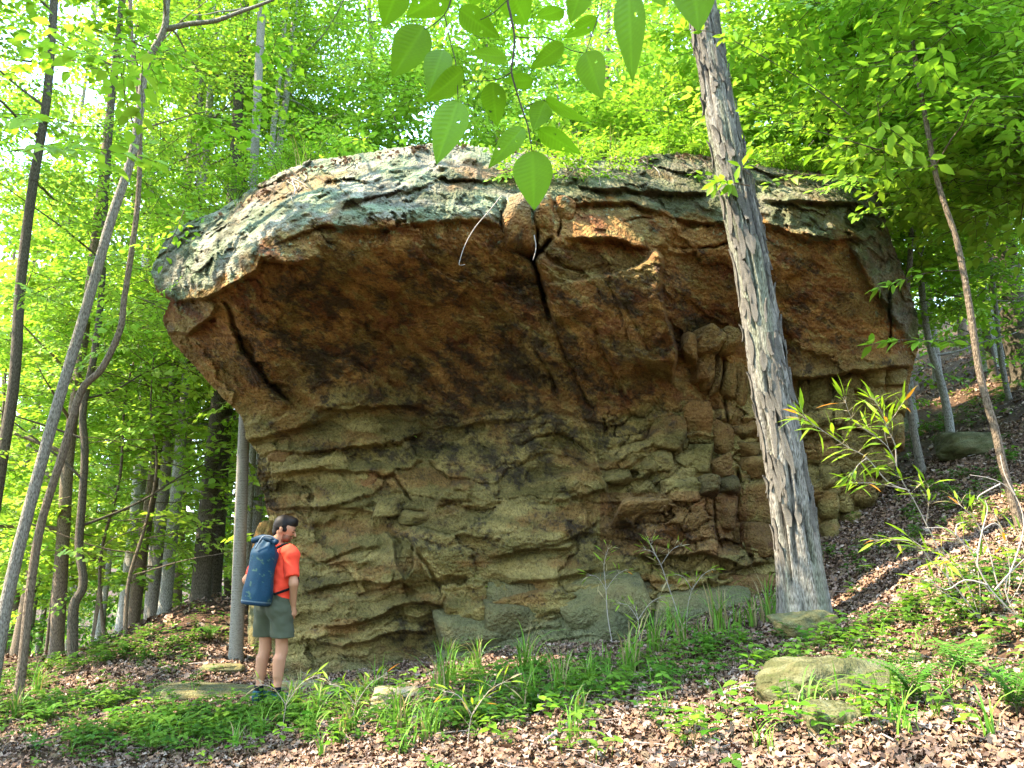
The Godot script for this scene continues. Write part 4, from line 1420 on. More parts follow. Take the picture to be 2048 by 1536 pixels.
func make_ground_cover() -> void:
	var r := rnd(800)
	var m := sprout_mesh(801, 5, 0.045)
	var xs := []
	var cs := []
	# [px, py, spread x, spread z, count]
	for q in [[430,1450,0.55,0.25,200],[330,1480,0.6,0.3,130],[250,1310,0.6,0.3,110],[540,1460,0.4,0.2,80],[1180,1380,0.6,0.3,90],[1090,1410,0.5,0.25,70],[1000,1450,0.6,0.25,70],[1250,1340,0.5,0.2,50],[60,1430,0.6,0.5,150],[1450,1300,0.3,0.15,40],[1760,1262,0.4,0.12,40],[1960,1250,0.25,0.2,30],[700,1450,0.5,0.3,35],[1900,1410,0.3,0.2,18],[100,1345,1.0,0.6,190],[1960,800,1.6,0.8,80],[1350,1470,0.6,0.3,30],[420,1300,0.6,0.4,70],[180,1420,0.6,0.3,90],[1850,1230,0.4,0.2,40],[1980,1180,0.3,0.3,45],[1900,1050,0.6,0.4,60],[2000,960,0.7,0.6,100],[1950,1330,0.3,0.2,20],[1700,1450,0.4,0.2,16],[1880,860,0.9,0.6,90],[1560,1330,0.5,0.2,40],[850,1420,0.6,0.3,60],[1000,1360,0.5,0.12,40]]:
		var c := on_ground(q[0], q[1])
		for k in int(q[4] * 0.7):
			var p := c + Vector3(r.randfn() * q[2], 0, r.randfn() * q[3])
			if inside_rock(p) or p.z > -2.9:
				continue
			p.y = ground_h(p.x, p.z)
			xs.append(Transform3D(Basis(Vector3.UP, r.randf() * TAU).scaled(Vector3.ONE * r.randf_range(0.7, 1.5)), p))
			cs.append(leaf_col(r, [Color(0.06, 0.16, 0.02), Color(0.16, 0.28, 0.03)]))
	var o := multi("ground_cover", m, xs, cs)
	tag(o, "low green three leaved plants carpeting the forest floor", "ground cover", "", "stuff")

func grass_mesh(seed_: int, n: int, h: float) -> ArrayMesh:
	var r := rnd(seed_)
	var s := Shape.new()
	for k in n:
		var a := r.randf() * TAU
		var l := h * r.randf_range(0.6, 1.25)
		var out := r.randf_range(0.15, 0.85)
		var w := r.randf_range(0.0035, 0.007)
		var d := Vector3(cos(a), 0, sin(a))
		var side := d.cross(Vector3.UP)
		var b := Vector3(r.randfn() * 0.03, -0.01, r.randfn() * 0.03)
		var dry := r.randf() < 0.12
		var col := Color(0.34, 0.26, 0.12) if dry else Color(0.10, 0.24, 0.025).lerp(Color(0.20, 0.34, 0.04), r.randf())
		var ids := []
		for j in 6:
			var t := j / 5.0
			var p := b + Vector3.UP * l * (t - 0.55 * out * t * t * t) + d * l * out * t * t * 0.9
			var ww := w * (1.0 - t * t) + 0.0004
			ids.append([s.p(p + side * ww, col), s.p(p - side * ww + Vector3.UP * 0.001, col)])
		for j in 5:
			s.quad(ids[j][0], ids[j + 1][0], ids[j + 1][1], ids[j][1])
	return s.mesh(null, M.blade)

func make_plants() -> void:
	var r := rnd(820)
	# grass tufts
	var kinds := []
	for k in 5:
		kinds.append(grass_mesh(830 + k, 16 + k * 5, 0.26 + 0.05 * k))
	var tufts := [[930,1352],[905,1370],[955,1345],[880,1390],[1440,1266],[1400,1272],[1470,1262],[1505,1258],[1360,1290],[1310,1310],[840,1490],[860,1470],[800,1480],[1180,1380],[1120,1390],[1220,1370],[760,1380],[730,1400],[640,1440],[590,1420],[560,1450],[520,1480],[700,1470],[1060,1420],[1260,1350],[940,1450],[300,1500],[900,1330],[1340,1270],[1050,1350],[480,1500],[620,1480],[30,1440],[70,1390],[1540,1250],[1160,1440],[970,1400]]
	for k in tufts.size():
		var p := on_ground(tufts[k][0], tufts[k][1])
		var o := obj("grass_tuft", kinds[k % 5], null)
		o.position = p
		o.rotation.y = r.randf() * TAU
		o.scale = Vector3.ONE * r.randf_range(0.75, 1.2)
		tag(o, "tuft of long arching green grass blades on the forest floor", "grass", "grass tufts on the forest floor")
	for k in 26:
		var px := [420,470,520,560,600,650,1010,1130,1180,1230,1270,1300,1340,1400,1500,1530,1560,1600,1640,1680,1700,720,1020,1100,1160,1210][k] as float
		var c := curve_at(TOP, clampf((px - 330.0) / 1435.0, 0, 1))
		var q := at(px, c.y, smooth_depth(px, c.y)) + Vector3(0, 0.0, -0.1)
		var o := obj("rim_grass_tuft", kinds[k % 5], null)
		o.position = q
		o.rotation.y = r.randf() * TAU
		o.scale = Vector3.ONE * r.randf_range(0.6, 1.1)
		tag(o, "small grass tuft growing on the boulder's top edge", "grass", "grass tufts on the boulder top")
	var wisps := []
	for k in 3:
		wisps.append(grass_mesh(860 + k, 5 + k * 2, 0.3))
	for k in 70:
		var p := on_ground(r.randf_range(20, 2030), r.randf_range(1270, 1530))
		if inside_rock(p) or p.z < -8.6:
			continue
		var o := obj("grass_wisp", wisps[k % 3], null)
		o.position = p
		o.rotation.y = r.randf() * TAU
		o.scale = Vector3.ONE * r.randf_range(0.5, 1.0)
		tag(o, "thin wisp of a few grass blades rising from the leaf litter", "grass", "wisps of grass in the litter")
	# broad leaved seedlings
	var seeds := []
	for k in 4:
		seeds.append(seedling_mesh(850 + k))
	var spots := [[520,1500],[560,1510],[600,1490],[660,1520],[460,1520],[1090,1470],[1120,1450],[1300,1440],[1350,1480],[1390,1500],[1420,1520],[1480,1440],[1540,1480],[1570,1460],[1600,1500],[1640,1480],[1720,1300],[1770,1300],[1850,1290],[1900,1280],[1760,1440],[1730,1470],[1810,1330],[1980,1250],[1620,1300],[1680,1280],[1480,1310],[1990,1320],[220,1460],[280,1440],[1240,1420],[1500,1380],[1820,1470],[1940,1500],[1700,1380],[380,1500],[160,1380],[980,1500],[780,1510],[1860,1230],[1640,1230]]
	for k in spots.size():
		var p := on_ground(spots[k][0], spots[k][1])
		var o := obj("seedling", seeds[k % 4], null)
		o.position = p
		o.rotation.y = r.randf() * TAU
		o.scale = Vector3.ONE * r.randf_range(0.7, 1.15)
		tag(o, "small broad leaved green seedling standing in the leaf litter", "seedling", "seedlings in the leaf litter")
	# two plants on the stone at the foot of the leaning tree
	# ferns
	var ferns := [[1830,1420,0.42,"fern with fine fronds, second from the right edge"],[1930,1370,0.5,"tall fern with upright fronds near the right edge"],[2036,1440,0.5,"bright green fern at the lower right corner"],[90,1450,0.34,"small grey green fern at the lower left"],[420,1285,0.4,"fern on the mound left of the pale tree"]]
	for k in ferns.size():
		fern(on_ground(ferns[k][0], ferns[k][1]), ferns[k][2], ferns[k][3], 870 + k)
	# small shrubs on the boulder
	var shrubs := [[1150,392,7.7,0.5,"leafy little shrub rooted in the crack above the boulder's middle"],[1235,372,7.9,0.45,"small shrub on the rim right of the crack"],[1010,372,7.5,0.35,"fern like sprig on the rim beside the hanging leaf"],[620,330,8.8,0.7,"bushy shrub on the boulder's left top edge"],[560,352,8.9,0.6,"narrow leaved shrub on the sloping boulder top"],[1580,372,8.6,0.6,"leafy shrub on the rim behind the leaning tree"],[1330,330,8.9,0.6,"leafy shrub on the boulder's top behind the rim"],[1690,380,8.8,0.55,"shrub on the boulder's far right shoulder"],[1120,340,8.6,0.7,"shrub standing on the boulder's top behind the crack"],[1070,345,8.2,0.4,"sprig of leaves hanging over the rim beside the big lowest leaf"],[1540,360,8.7,0.6,"leafy sprig spilling over the rim right of the leaning trunk"],[1630,372,8.7,0.55,"low leafy tuft on the rim between trunk and shoulder"],[1400,330,8.7,0.5,"small leafy plant on the rim left of the leaning trunk"],[470,400,8.5,0.45,"small leafy sprout on the sloping left rim"],[1280,350,8.5,0.4,"tiny shrub on the rim above the red ledge"]]
	for k in shrubs.size():
		var v: Array = shrubs[k]
		var b := at(v[0], v[1], v[2])
		var root := thing("rim_shrub", v[4], "shrub", b)
		var xs := []
		var cs := []
		var rr := rnd(890 + k)
		for j in 5:
			var a := rr.randf() * TAU
			var e: Vector3 = Vector3(cos(a) * 0.5, rr.randf_range(0.4, 1.0), sin(a) * 0.5).normalized() * v[3] * rr.randf_range(0.6, 1.0)
			var s := Shape.new()
			tube(s, [Vector3(0, -0.05, 0), e * 0.5 + Vector3.UP * 0.03, e], 0.006, 0.002, 5)
			obj("stem", s.mesh(), M.twig, root)
			for i in 4:
				xs.append(Transform3D((Basis(Vector3.UP, rr.randf() * TAU) * Basis(Vector3.BACK, rr.randfn() * 0.4)).scaled(Vector3.ONE * rr.randf_range(0.35, 0.6)), e * rr.randf_range(0.4, 1.0)))
				cs.append(leaf_col(rr, T_GREEN))
		multi("foliage", SPRAY.beech if k % 2 == 0 else SPRAY.ovate, xs, cs, root).set_meta("kind", "stuff")

func seedling_mesh(seed_: int) -> ArrayMesh:
	var r := rnd(seed_)
	var s := Shape.new()
	var g := Color(0.10, 0.27, 0.02).lerp(Color(0.2, 0.36, 0.03), r.randf())
	var h := r.randf_range(0.12, 0.24)
	tube(s, [Vector3(0, -0.02, 0), Vector3(0.01, h * 0.5, 0), Vector3(0, h, 0.01)], 0.0022, 0.0014, 4, 0.0, Color(0.22, 0.2, 0.08), false)
	for k in 7:
		var t := 0.55 + 0.45 * (k / 6.0)
		var a := k * 2.4 + r.randfn() * 0.2
		var l := r.randf_range(0.06, 0.10)
		leaf(s, Vector3(0, h * t, 0), Vector3(cos(a), r.randf_range(-0.1, 0.4), sin(a)).normalized(), Vector3(r.randfn() * 0.2, 1, r.randfn() * 0.2), l, l * 0.6, 0.22, 0.2, g * r.randf_range(0.85, 1.15))
	return s.mesh(null, M.leaf)

func fern(p: Vector3, size: float, label: String, seed_: int) -> void:
	var root := thing("fern", label, "fern", p)
	var r := rnd(seed_)
	for k in 7:
		var a := k * TAU / 7.0 + r.randfn() * 0.3
		var d := Vector3(cos(a), 0, sin(a))
		var s := Shape.new()
		var n := 22
		var l := size * r.randf_range(0.7, 1.1)
		var lean := r.randf_range(0.35, 0.8)
		var pts := []
		for j in n + 1:
			var t := j / float(n)
			pts.append(Vector3.UP * l * (t - 0.45 * t * t) + d * l * lean * t * t)
		var col := Color(0.09, 0.24, 0.03).lerp(Color(0.14, 0.33, 0.04), r.randf())
		tube(s, pts, 0.0022, 0.0008, 4, 0.0, Color(0.16, 0.18, 0.06), false)
		var side := d.cross(Vector3.UP)
		for j in range(3, n):
			var t := j / float(n)
			var w := l * 0.2 * sin(PI * pow(t, 0.6)) + 0.004
			for sg in [-1.0, 1.0]:
				leaf(s, pts[j], (side * sg + (pts[j] - pts[j - 1]).normalized() * 0.35).normalized(), Vector3.UP, w, l * 0.042, 0.1, 0.15, col * r.randf_range(0.85, 1.15))
		obj("frond", s.mesh(), M.leaf, root)

# river cane: jointed stems with fans of narrow leaves
func cane(label: String, base: Vector3, stems: Array, seed_: int, green := 1.0, fan := 5, ll := 0.15, single := false) -> void:
	var root := thing("cane_plant", label, "cane", base)
	var r := rnd(seed_)
	for st in stems:
		var pts: Array = st
		var s := Shape.new()
		var path := smooth_path(pts, 4)
		tube(s, path, 0.0055 if pts.size() > 4 else 0.003, 0.0018, 5)
		s.shift(base)
		obj("stem", s.mesh(), M.stick, root)
		var lf := Shape.new()
		var n := path.size()
		for k in range(int(n * 0.4), n, 2):
			var p: Vector3 = path[k]
			var dir: Vector3 = (path[mini(k + 1, n - 1)] - path[maxi(k - 1, 0)]).normalized()
			var count := fan if k > n - 4 else 2 + r.randi() % (3 if single else 2)
			for j in count:
				var d := (dir * r.randf_range(0.4, 1.0) + Vector3(r.randfn(), r.randfn() * 0.7 - 0.05, r.randfn()) * 0.6).normalized()
				var l := ll * r.randf_range(0.5, 1.15)
				var e := p + d * 0.05
				var dead := r.randf()
				var col := Color(0.25, 0.38, 0.03) * r.randf_range(0.8, 1.15)
				if dead < 0.05:
					col = Color(0.55, 0.22, 0.03)
				elif dead < 0.05 + 0.35 * (1.0 - green):
					col = Color(0.42, 0.33, 0.18)
				tube(lf, [p, e], 0.0016, 0.001, 3, 0.0, Color(0.5, 0.42, 0.3), false)
				var one := Shape.new() if single else lf
				leaf(one, e, d, Vector3(r.randfn() * 0.5, 1, r.randfn() * 0.5).normalized(), l, l * r.randf_range(0.10, 0.17), 0.2, r.randf_range(0.05, 0.35), col)
				if single:
					one.shift(base)
					obj("leaf", one.mesh(), M.leaf, root)
		lf.shift(base)
		obj("leaf_stalks" if single else "leaves", lf.mesh(), M.leaf, root)

# a leafy branch tip that reaches in: a thin limb and single twigs of leaves
func sprig(label: String, pts: Array, n: int, seed_: int, size: float) -> void:
	var root := thing("leafy_sprig", label, "branch", pts[0])
	var r := rnd(seed_)
	var s := Shape.new()
	var path := smooth_path(pts, 4)
	tube(s, path, 0.006, 0.002, 5)
	s.shift(pts[0])
	obj("limb", s.mesh(), M.twig, root)
	for k in n:
		var p: Vector3 = path[int(lerpf(0.25, 1.0, (k + 0.5) / n) * (path.size() - 1))]
		var dir: Vector3 = (path[-1] - path[0]).normalized()
		for j in 5:
			var d := (dir + Vector3(r.randfn(), r.randfn() * 0.5 - 0.15, r.randfn()) * 0.8).normalized()
			var one := Shape.new()
			var l := size * r.randf_range(0.7, 1.25)
			leaf(one, p - pts[0] + d * 0.02, d, Vector3(r.randfn() * 0.5, 1, r.randfn() * 0.5).normalized(), l, l * 0.46, r.randf_range(0.1, 0.4), r.randf_range(0.0, 0.3), leaf_col(r, T_GREEN))
			obj("leaf", one.mesh(), M.leaf, root)

func make_sprigs() -> void:
	sprig("leafy sprout growing from the leaning trunk just below the rim", line([[1500,372],[1470,366],[1445,362],[1425,372]], 6.62), 4, 961, 0.12)
	sprig("second leafy sprout on the leaning trunk with its leaf hanging lower", line([[1500,350],[1485,335],[1500,318],[1520,330]], 6.6), 3, 962, 0.11)
	sprig("beech branch tip hanging before the boulder's right shoulder", line([[1930,540],[1860,545],[1800,560],[1755,575]], 7.0), 5, 963, 0.13)
	sprig("lower flat beech branch tip before the boulder's right end", line([[1960,690],[1880,682],[1800,680],[1735,690]], 7.0), 6, 964, 0.13)
	sprig("thin leafy branch crossing before the top of the leaning trunk", line([[1700,230],[1620,170],[1520,110],[1430,66],[1360,60]], 6.3), 7, 965, 0.11)
	sprig("leafy branch reaching across the leaning trunk at the rim's height", line([[1760,300],[1660,270],[1560,240],[1490,215]], 6.4), 6, 966, 0.12)

func make_canes() -> void:
	var b := on_ground(1905, 1190)
	var d := -b.z
	var S := []
	for l in [
		[[1905,1190],[1887,1124],[1855,1053],[1826,997],[1806,965],[1793,932],[1777,896],[1747,870],[1722,852]],
		[[1819,981],[1777,965],[1734,916],[1700,897],[1669,877],[1630,851],[1606,832]],
		[[1793,932],[1790,890],[1776,860],[1764,826],[1748,800]],
		[[1777,896],[1770,860],[1790,830],[1806,806]],
		[[1819,981],[1780,972],[1740,966],[1700,966]],
		[[1853,1045],[1858,1000],[1856,968]],
		[[1734,916],[1716,930],[1704,950]],
		[[1747,870],[1716,850],[1700,830],[1690,800]]]:
		S.append(line(l, d, d - 0.25))
	S[0][0] = b
	cane("sunlit yellow green cane arching in front of the boulder's dark right end", b, S, 911, 0.9, 6, 0.17, true)
	var b2 := on_ground(1960, 1240)
	S = []
	for l in [[[1960,1240],[1940,1180],[1910,1130],[1880,1100]], [[1962,1240],[1900,1160],[1860,1120],[1830,1084],[1760,1080]], [[1955,1240],[1960,1180],[1950,1120],[1920,1080]], [[1950,1240],[1910,1200],[1880,1180],[1850,1160]]]:
		S.append(line(l, -b2.z))
		S[-1][0] = b2
	cane("lower tangle of cane below the sunlit arching one", b2, S, 912, 0.6, 5, 0.16, true)
	var b3 := on_ground(2010, 1225)
	S = []
	for l in [[[2010,1225],[1990,1150],[1975,1090],[1950,1040],[1920,1010]], [[2010,1225],[2020,1150],[2010,1080],[1990,1030]], [[2008,1225],[1960,1160],[1925,1130],[1880,1125]], [[2012,1225],[2040,1170],[2050,1120],[2040,1070]]]:
		S.append(line(l, -b3.z))
		S[-1][0] = b3
	cane("leafy green cane clump at the right edge beside the bare twigs", b3, S, 913, 0.75, 5, 0.14, true)
	var small := [
		[[[985,1290],[978,1230],[972,1170],[964,1120],[955,1085]], "thin dry cane standing before the boulder's middle", 0.25],
		[[[1000,1290],[1000,1230],[990,1190],[985,1160]], "short drooping dry cane beside the thin one", 0.3],
		[[[1225,1290],[1215,1230],[1212,1180],[1208,1130],[1216,1098]], "wispy cane with curled tip before the red shelf", 0.4],
		[[[1365,1262],[1350,1210],[1336,1170],[1322,1130],[1306,1100],[1298,1082]], "taller cane with a green tuft before the red shelf", 0.7],
		[[[1372,1262],[1376,1210],[1384,1180],[1394,1160]], "small green cane close left of the leaning tree", 0.9],
		[[[700,1470],[704,1440],[710,1410],[714,1390]], "short whitish cane sprout in the foreground centre left", 0.5],
		[[[935,1500],[938,1460],[944,1430],[960,1400]], "short pale cane sprout in the foreground centre", 0.5],
		[[[560,1500],[566,1450],[572,1410],[578,1390]], "tan dry stalk before the man's feet", 0.1],
		[[[1280,1320],[1280,1280],[1276,1240],[1270,1215]], "short leafy cane near the foot of the slabs", 0.7]]
	for k in small.size():
		var q: Array = small[k]
		var g := on_ground(q[0][0][0], q[0][0][1])
		var l := line(q[0], -g.z)
		l[0] = g
		cane(q[1], g, [l, [l[l.size() / 2], l[l.size() / 2] + Vector3(0.10, 0.14, 0.03), l[l.size() / 2] + Vector3(0.2, 0.2, 0.05)], [l[l.size() / 2], l[l.size() / 2] + Vector3(-0.08, 0.12, 0.05), l[l.size() / 2] + Vector3(-0.17, 0.15, 0.08)]], 920 + k, q[2], 5, 0.11)

func stone(label: String, p: Vector3, size: Vector3, seed_: int, tint: int, called := "ground_stone") -> void:
	var s := Shape.new()
	var r := rnd(seed_ * 31)
	var planes := []
	for n in [Vector3.RIGHT, Vector3.LEFT, Vector3.UP, Vector3.DOWN, Vector3.BACK, Vector3.FORWARD]:
		var tilt: Vector3 = (n + Vector3(r.randfn(), r.randfn(), r.randfn()) * 0.2).normalized()
		planes.append([tilt, r.randf_range(0.85, 1.05)])
	for k in 9:
		planes.append([Vector3(r.randfn(), r.randfn() * 0.8, r.randfn()).normalized(), r.randf_range(0.92, 1.2)])
	var n := 56
	var m := 36
	var o := seed_ * 13.7
	for j in m + 1:
		var th := PI * j / m
		for i in n:
			var ph := TAU * i / n
			var q := Vector3(sin(th) * cos(ph), cos(th), sin(th) * sin(ph))
			var t := 0.0
			for pl in planes:
				t += pow(maxf(q.dot(pl[0]) / pl[1], 0.0), 11.0)
			t = pow(t, -1.0 / 11.0)
			var f := 1.0 + nz.get_noise_3d(q.x * 7.0 + o, q.y * 7.0, q.z * 7.0) * 0.12 + nz.get_noise_3d(q.x * 26.0 + o, q.y * 26.0, q.z * 26.0) * 0.05 + nc.get_noise_3d(q.x * 3.0 + o, q.y * 5.0, q.z * 3.0) * 0.03
			var nn := nz.get_noise_3d(q.x * 10.0, q.y * 10.0 + o, q.z * 10.0)
			var nm := nz.get_noise_3d(q.x * 50.0, q.y * 50.0 + o, q.z * 50.0)
			var c := C_SLAB.lerp(C_TAN, clampf(nn + 0.3, 0, 1))
			if tint == 1:
				c = C_PALE.lerp(C_TAN, clampf(nn + 0.4, 0, 1))
			elif tint == 2:
				c = c.lerp(C_MOSS, sm(-0.3, 0.2, nn + nm * 0.5))
			elif tint == 3:
				c = C_OLIVE.lerp(C_RUST, clampf(nn + 0.5, 0, 1))
			var g := 1.0 + nm * 0.5
			s.p(q * t * f * size, Color(c.r * g, c.g * g, c.b * g))
	for j in m:
		for i in n:
			var a := j * n + i
			var b := j * n + (i + 1) % n
			s.quad(a, b, b + n, a + n)
	var ob := obj(called, s.mesh(), M.stone)
	ob.position = p
	tag(ob, label, "rock")

func make_stones() -> void:
	stone("sunlit pale rounded rock in the grass before the boulder's foot", on_ground(800,1398) + Vector3(0, -0.01, 0), Vector3(0.24, 0.09, 0.16), 1, 1)
	stone("mossy speckled rock half buried in the leaf litter, lower right", on_ground(1650,1396) + Vector3(0, 0.02, -0.05), Vector3(0.34, 0.2, 0.24), 2, 2)
	stone("small mossy stone just below the speckled rock", on_ground(1668,1450), Vector3(0.13, 0.09, 0.12), 3, 2)
	stone("flat tan stone lying against the foot of the leaning tree", on_ground(1612,1270) + Vector3(0, 0.06, 0.0), Vector3(0.27, 0.12, 0.16), 4, 0)
	stone("broad flat bedrock slab on the path left of the man", on_ground(420,1385) + Vector3(0, -0.04, 0), Vector3(0.75, 0.11, 0.38), 5, 0)
	stone("low flat stone right behind the man's feet", on_ground(600,1375), Vector3(0.22, 0.06, 0.12), 6, 1)
	stone("angular grey stone by the boulder's foot right of the man", on_ground(690,1380), Vector3(0.16, 0.07, 0.12), 7, 0)
	stone("fallen block between the pale tree and the man", on_ground(512,1300) + Vector3(0, 0.3, -0.3), Vector3(0.2, 0.4, 0.25), 8, 0)
	stone("jutting block behind the man's head at the boulder's left edge", at(537,1088,9.6), Vector3(0.14, 0.24, 0.25), 9, 3)
	stone("mossy stone on the hillside at the foot of the curved pale trunk", on_ground(1945,905) + Vector3(0, 0.05, 0), Vector3(0.42, 0.2, 0.3), 10, 2)
	stone("flat stone on the mound behind the pale tree", on_ground(440,1340), Vector3(0.3, 0.06, 0.2), 11, 0)

func make_sticks() -> void:
	var r := rnd(950)
	var tw := Shape.new()
	tube(tw, [Vector3(-0.5, 0, 0), Vector3(-0.1, 0.02, 0.03), Vector3(0.2, 0.01, -0.02), Vector3(0.5, 0.03, 0.02)], 0.014, 0.006, 4)
	var xs := []
	var cs := []
	for k in 700:
		var d := r.randf_range(2.8, 12.0)
		var q := at(r.randf_range(-100, 2150), 1000, d)
		if inside_rock(q):
			continue
		q.y = ground_h(q.x, q.z) + 0.02
		xs.append(Transform3D((Basis(Vector3.UP, r.randf() * TAU) * Basis(Vector3.BACK, r.randfn() * 0.12)).scaled(Vector3.ONE * r.randf_range(0.1, 0.4)), q))
		cs.append(Color(0.30, 0.24, 0.20) * r.randf_range(0.5, 1.2))
	tag(multi("twig_litter", tw.mesh(null, M.litter), xs, cs), "small broken twigs strewn over the fallen leaves", "twigs", "", "stuff")
	var rows := [
		[[440,1300],[500,1284], "pale fallen stick leaning behind the man's calves"], [[300,1346],[420,1330], "long thin fallen branch across the mound"],
		[[180,1404],[226,1376], "short pale stick lying on the path"], [[60,1510],[130,1470], "dark fallen branch at the lower left corner"],
		[[1080,1500],[1120,1480], "short broken twig in the foreground litter"], [[1440,1400],[1530,1370], "thin fallen twig left of the speckled rock"],
		[[640,1410],[700,1372], "grey fallen branch by the angular stone"]]
	for k in rows.size():
		var a := on_ground(rows[k][0][0], rows[k][0][1])
		var b := on_ground(rows[k][1][0], rows[k][1][1])
		var pts := []
		for j in 7:
			var p := a.lerp(b, j / 6.0)
			pts.append(Vector3(p.x, ground_h(p.x, p.z) + 0.03, p.z) + Vector3(r.randfn(), r.randfn() * 0.4, r.randfn()) * 0.02)
		var s := Shape.new()
		tube(s, pts, 0.016, 0.007, 6, 0.3)
		s.shift(a)
		var o := obj("fallen_stick", s.mesh(), M.stick if k != 3 else M.bark_dark)
		o.position = a
		tag(o, rows[k][2], "stick")
	# bare branching twigs at the right
	var g := on_ground(2040, 1240)
	var root := thing("bare_shrub", "bare whitish branching twigs at the right edge above the ferns", "shrub", g)
	var d := -g.z
	for l in [[[2040,1240],[2000,1200],[1975,1170],[1955,1130],[1955,1108],[1930,1090],[1912,1070],[1890,1056],[1850,1056]],[[1990,1180],[2020,1146],[2060,1110],[2100,1108]],[[1955,1108],[1965,1060],[1975,1020],[1970,1000]],[[1965,1060],[1990,1046],[2008,1066]],[[1912,1070],[1914,1050],[1930,1044]],[[2040,1240],[2010,1180],[2030,1120],[2048,1050],[2030,990],[1990,960],[1940,950]],[[2030,990],[2010,950],[2000,910]],[[2000,968],[1960,990],[1955,1000]],[[1975,1170],[1930,1160],[1890,1180],[1850,1150]]]:
		var s := Shape.new()
		tube(s, smooth_path(line(l, d), 3), 0.006, 0.002, 5)
		s.shift(g)
		obj("twig", s.mesh(), M.stick, root)

# ------------------------------------------------------------------ the man
# bones: [a, b, radius a, radius b]; joined by an exponential smooth union and meshed as surface nets
func surface_nets(sh: Shape, bones: Array, cell: float, k: float, clips: Array, col: Color, wrinkle := 0.0) -> void:
	var lo := Vector3(1e9, 1e9, 1e9)
	var hi := -lo
	for b in bones:
		var rr := Vector3.ONE * (maxf(b[2], b[3]) + 4.0 / k + cell * 2)
		lo = lo.min(b[0] - rr).min(b[1] - rr)
		hi = hi.max(b[0] + rr).max(b[1] + rr)
	var n := Vector3i(((hi - lo) / cell).ceil()) + Vector3i.ONE * 2
	var f := PackedFloat32Array()
	f.resize(n.x * n.y * n.z)
	for b in bones:
		var A: Vector3 = b[0]
		var AB: Vector3 = b[1] - A
		var L2 := maxf(AB.length_squared(), 1e-9)
		var m := maxf(b[2], b[3]) + 4.0 / k
		var i0 := Vector3i(((A.min(b[1]) - Vector3.ONE * m - lo) / cell).floor()).max(Vector3i.ZERO)
		var i1 := Vector3i(((A.max(b[1]) + Vector3.ONE * m - lo) / cell).ceil()).min(n - Vector3i.ONE)
		for z in range(i0.z, i1.z + 1):
			for y in range(i0.y, i1.y + 1):
				var at_ := (z * n.y + y) * n.x
				for x in range(i0.x, i1.x + 1):
					var p := lo + Vector3(x, y, z) * cell - A
					var t := clampf(p.dot(AB) / L2, 0.0, 1.0)
					var d: float = (p - AB * t).length() - lerpf(b[2], b[3], t)
					if d < 4.0 / k:
						f[at_ + x] += exp(-k * d)
	for z in n.z:
		for y in n.y:
			for x in n.x:
				var id := (z * n.y + y) * n.x + x
				var d: float = -log(f[id]) / k if f[id] > 1e-6 else 1.0
				if d < 0.2:
					var p := lo + Vector3(x, y, z) * cell
					if wrinkle > 0.0:
						d += nz.get_noise_3d(p.x * 20.0 + p.y * 9.0, p.y * 26.0, p.z * 20.0) * wrinkle - absf(nz.get_noise_3d(p.x * 11.0, p.y * 17.0 + p.x * 12.0, p.z * 11.0)) * wrinkle
					for c in clips:
						d = maxf(d, p.dot(c[0]) - c[1])
				f[id] = d
	var ids := {}
	var off := [Vector3i(0,0,0), Vector3i(1,0,0), Vector3i(0,1,0), Vector3i(1,1,0), Vector3i(0,0,1), Vector3i(1,0,1), Vector3i(0,1,1), Vector3i(1,1,1)]
	var edges := [[0,1],[2,3],[4,5],[6,7],[0,2],[1,3],[4,6],[5,7],[0,4],[1,5],[2,6],[3,7]]
	for z in n.z - 1:
		for y in n.y - 1:
			for x in n.x - 1:
				var id := (z * n.y + y) * n.x + x
				var v := [f[id], f[id + 1], f[id + n.x], f[id + n.x + 1], f[id + n.x * n.y], f[id + n.x * n.y + 1], f[id + n.x * n.y + n.x], f[id + n.x * n.y + n.x + 1]]
				var neg := 0
				for e in v:
					if e < 0:
						neg += 1
				if neg == 0 or neg == 8:
					continue
				var acc := Vector3.ZERO
				var cnt := 0
				for e in edges:
					var a: float = v[e[0]]
					var b: float = v[e[1]]
					if (a < 0) != (b < 0):
						acc += Vector3(off[e[0]]).lerp(Vector3(off[e[1]]), a / (a - b))
						cnt += 1
				ids[id] = sh.p(lo + (Vector3(x, y, z) + acc / cnt) * cell, col)
	var st := [1, n.x, n.x * n.y]
	for id in ids.keys():
		for ax in 3:
			var a: float = f[id]
			var b: float = f[id + st[ax]]
			if (a < 0) == (b < 0):
				continue
			var u: int = st[(ax + 1) % 3]
			var w: int = st[(ax + 2) % 3]
			if ids.has(id - u) and ids.has(id - w) and ids.has(id - u - w):
				if a < 0:
					sh.quad(ids[id], ids[id - w], ids[id - u - w], ids[id - u])
				else:
					sh.quad(ids[id], ids[id - u], ids[id - u - w], ids[id - w])

